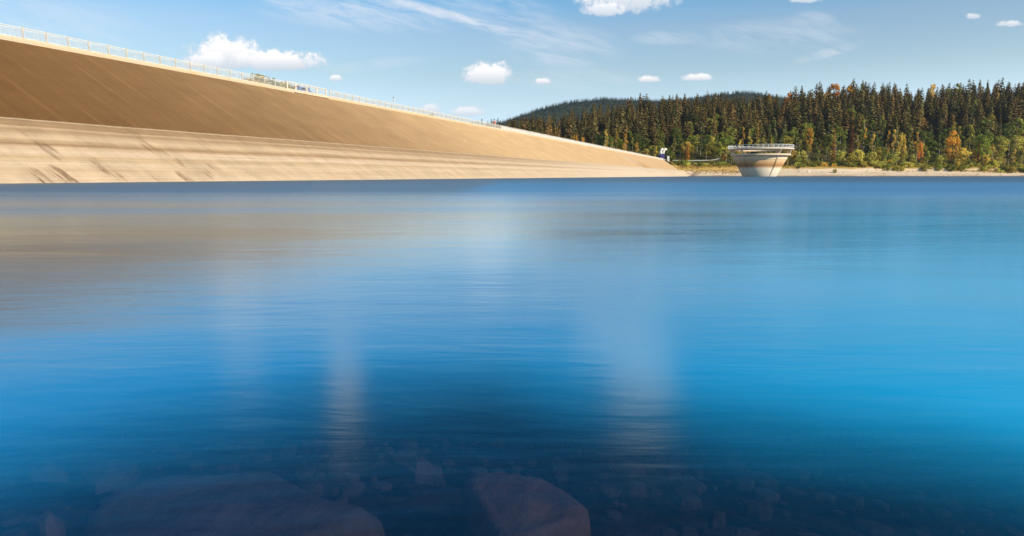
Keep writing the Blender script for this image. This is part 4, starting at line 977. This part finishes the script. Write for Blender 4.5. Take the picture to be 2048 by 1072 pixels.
# white vent pipes on their dark blue box at the end of the crest
def vents():
    y = (A * TC + L * DC).y + 4; x = x_at(1323.5, y, ZC); z = ZC - .6; u_ = y / F / math.cos(PIT)
    e = empty('ventilation_unit', (x, y, z), R(8)); tag(e, 'two white gooseneck vent pipes on a dark blue box at the end of the dam', 'vent pipes')
    Mw = simple('white_pipe', (.82, .78, .70), .5, .08); Mb = simple('dark_blue_box', (.035, .02, .14), .5, .15)
    zt = (HOR - 308.8) / F * y + .5 - z
    B = MB(); B.box((0, 0, zt / 2 - .2), (9.6 * u_, 5 * u_, zt + .4)); B.box((1.3 * u_, -.3, .0), (6 * u_, 4.6 * u_, 2 * u_)); B.build('base_box', Mb, e, bevel=.08)
    for (bx0, tx, hx, dy) in ((-2.6, 1.0, 4.2, .6), (2.6, 6.8, 3.2, -.6)):
        pts = []; ra = []
        for i in range(9):
            f = i / 8; ang = math.pi * .5 * f
            pts.append(((bx0 + (tx - bx0) * (1 - math.cos(ang * 1.0))) * u_ if i < 8 else tx * u_, dy * u_, zt + 9.6 * u_ * math.sin(ang))); ra.append((2.3 - .3 * f) * u_)
        x0 = tx * u_; pts += [(x0 + 1.5 * u_, dy * u_, zt + 8.6 * u_), (x0 + 2.0 * u_, dy * u_, zt + 7.0 * u_)]; ra += [1.95 * u_, 1.6 * u_]
        MB().tube(pts, ra, 14).build('vent_pipe', Mw, e, True)
        if bx0 < 0: MB().tube([(bx0 * u_ + 1.2 * u_, dy * u_, zt - .05), (bx0 * u_ + 1.6 * u_, dy * u_, zt + 3.2 * u_)], [3.2 * u_, 2.1 * u_], 14).build('pipe_collar', Mw, e, True)
    c = empty('switch_cabinet', (x_at(1336, y + 3, ZC), y + 3, gz(x_at(1336, y + 3, ZC), y + 3)), R(8)); tag(c, 'low white cabinet beside the white vent pipes', 'cabinet')
    zc_ = max(1.7, (HOR - 313.2) / F * (y + 3) + .5 - c.location.z)
    M_cab = simple('cabinet_white', (.5, .5, .46), .5, .1)
    MB().box((0, 0, zc_ / 2 - .5), (5 * u_, 1.2, zc_ + .9)).build('housing', M_cab, c, bevel=.04); MB().box((0, 0, zc_), (5.6 * u_, 1.5, .14)).build('lid', M_rail, c); MB().box((-.55, -.62, zc_ - .75), (.9, .05, 1.1)).build('door', M_rail, c)
vents()

# white guard rail along the shore road
def guardrail():
    pxs = [1346, 1362, 1376, 1388, 1405, 1420, 1430, 1440]; rows = [320.5, 320.8, 321, 321, 320.8, 320.6, 319.2, 316.5]
    pts = [at_y(a, b, (YS + 60) * ks) for a, b in zip(pxs, rows)]
    e = empty('guard_rail', pts[0]); tag(e, 'white guard rail on the shore road between the dam end and the tower', 'guard rail')
    g = MB()
    for p, q in zip(pts, pts[1:]):
        d = (q - p); m_ = (p + q) / 2 - pts[0]; ang = math.atan2(d.z, d.x); rot = Matrix.Rotation(-ang, 3, 'Y')
        g.box(m_, (d.length, .14, .46), rot)
    g.build('beam', simple('white_rail', (.66, .66, .63), .4, .08), e)
    n = 16
    for i in range(n):
        f = i / (n - 1) * (len(pts) - 1); k = min(int(f), len(pts) - 2); p = pts[k].lerp(pts[k + 1], f - k)
        gg = gz(p.x, p.y); o = MB(); o.box((0, 0, 0), (.14, .14, max(.6, p.z - gg + .6))); q = o.build('post', M_rail, e); q.location = p - pts[0] + Vector((0, .15, -max(.6, p.z - gg + .6) / 2 + .25))
guardrail()
# road sheet behind the rail
# people and a small boat on the beach
def person_sitting(loc, rz, shirt, label):
    skin = simple('skin', (.55, .33, .22), .6, .05)
    j = [(0, 0, .16), (0, 0, .40), (0, .03, .60), (0, .04, .70), (0, .06, .84), (.10, .02, .16), (.13, .42, .42), (.13, .62, .08), (-.10, .02, .16), (-.13, .42, .42), (-.13, .62, .08), (.19, .03, .58), (.24, .18, .38), (.14, .40, .42), (-.19, .03, .58), (-.24, .18, .38), (-.14, .40, .42)]
    ed = [(0, 1), (1, 2), (2, 3), (3, 4), (0, 5), (5, 6), (6, 7), (0, 8), (8, 9), (9, 10), (2, 11), (11, 12), (12, 13), (2, 14), (14, 15), (15, 16)]
    ra = [.15, .14, .13, .055, .11, .10, .075, .05, .10, .075, .05, .06, .045, .035, .06, .045, .035]
    me = bpy.data.meshes.new('person'); bm = bmesh.new(); ly = bm.verts.layers.skin.verify(); vs = [bm.verts.new(q) for q in j]
    for a, b in ed: bm.edges.new((vs[a], vs[b]))
    for i, v in enumerate(vs): v[ly].radius = (ra[i], ra[i]); v[ly].use_root = i == 0
    bm.to_mesh(me); bm.free(); me.materials.append(skin)
    o = bpy.data.objects.new('person', me); link(o); o.location = loc; o.rotation_euler = (0, 0, rz); o.modifiers.new('skin', 'SKIN'); s = o.modifiers.new('sub', 'SUBSURF'); s.levels = 1; s.render_levels = 2
    tag(o, label, 'person', 'people sitting on the beach')
    cl = MB(); cl.lathe([(.02, .66), (.12, .645), (.19, .58), (.185, .4), (.19, .12)], 16); c = cl.build('shirt', simple('shirt', shirt, .8, .1), o, True)
    hr = MB(); hr.lathe([(.001, .975), (.09, .95), (.125, .88), (.12, .82)], 12); h = hr.build('hair', simple('hair', (.05, .03, .02), .7, .2), o, True); h.location = (0, .05, 0)
    return o
pp = ground_pt(1615, 31); person_sitting(pp, R(170), (.30, .03, .03), 'person in a dark red top sitting on the beach beside the white dinghy')
pp = ground_pt(1624, 31.5); person_sitting(pp, R(190), (.75, .68, .55), 'person in a cream top sitting on the beach at the foot of a dark bush')
def dinghy():
    p = ground_pt(1618, 28); e = empty('dinghy', p + Vector((0, 0, .05)), R(5)); tag(e, 'small white dinghy drawn up on the pale beach in front of two people', 'boat')
    sec = []
    for x, w, zb, zt in ((-1.7, .62, .05, .5), (-.8, .75, 0, .52), (.4, .72, 0, .56), (1.2, .45, .08, .62), (1.75, .03, .3, .72)):
        sec.append([(x, -w, zt), (x, -w * .75, zb + .12), (x, 0, zb), (x, w * .75, zb + .12), (x, w, zt)])
    mb = MB(); mb.v = [v for s_ in sec for v in s_]
    for i in range(4):
        for k in range(4): mb.f.append((i * 5 + k, i * 5 + k + 1, (i + 1) * 5 + k + 1, (i + 1) * 5 + k))
    mb.f.append((0, 1, 2, 3, 4)); h = mb.build('hull', simple('white_hull', (.8, .8, .78), .4, .05), e, True); so = h.modifiers.new('thick', 'SOLIDIFY'); so.thickness = .05
    MB().box((-.5, 0, .40), (.28, 1.25, .04)).build('bench', M_bark, e)
dinghy()

m = bpy.data.materials.new('haze'); m.use_nodes = True; t = NT(m.node_tree)
pv = t.n('ShaderNodeVolumePrincipled'); pv.inputs['Color'].default_value = (.72, .84, 1, 1); pv.inputs['Density'].default_value = .00004; pv.inputs['Anisotropy'].default_value = .2
t.nt.links.new(pv.outputs[0], t.n('ShaderNodeOutputMaterial').inputs[1])
hz_ = MB(); hz_.box((1000, 2100, 205), (5200, 4500, 436)); o = hz_.build('haze', m); tag(o, 'thin blue haze in the air over the lake and hills', 'haze', kind='stuff')
sc.render.engine = 'CYCLES'; sc.cycles.use_denoising = True; sc.cycles.max_bounces = 6; sc.cycles.transparent_max_bounces = 8; sc.cycles.diffuse_bounces = 3; sc.cycles.caustics_reflective = False; sc.cycles.caustics_refractive = False
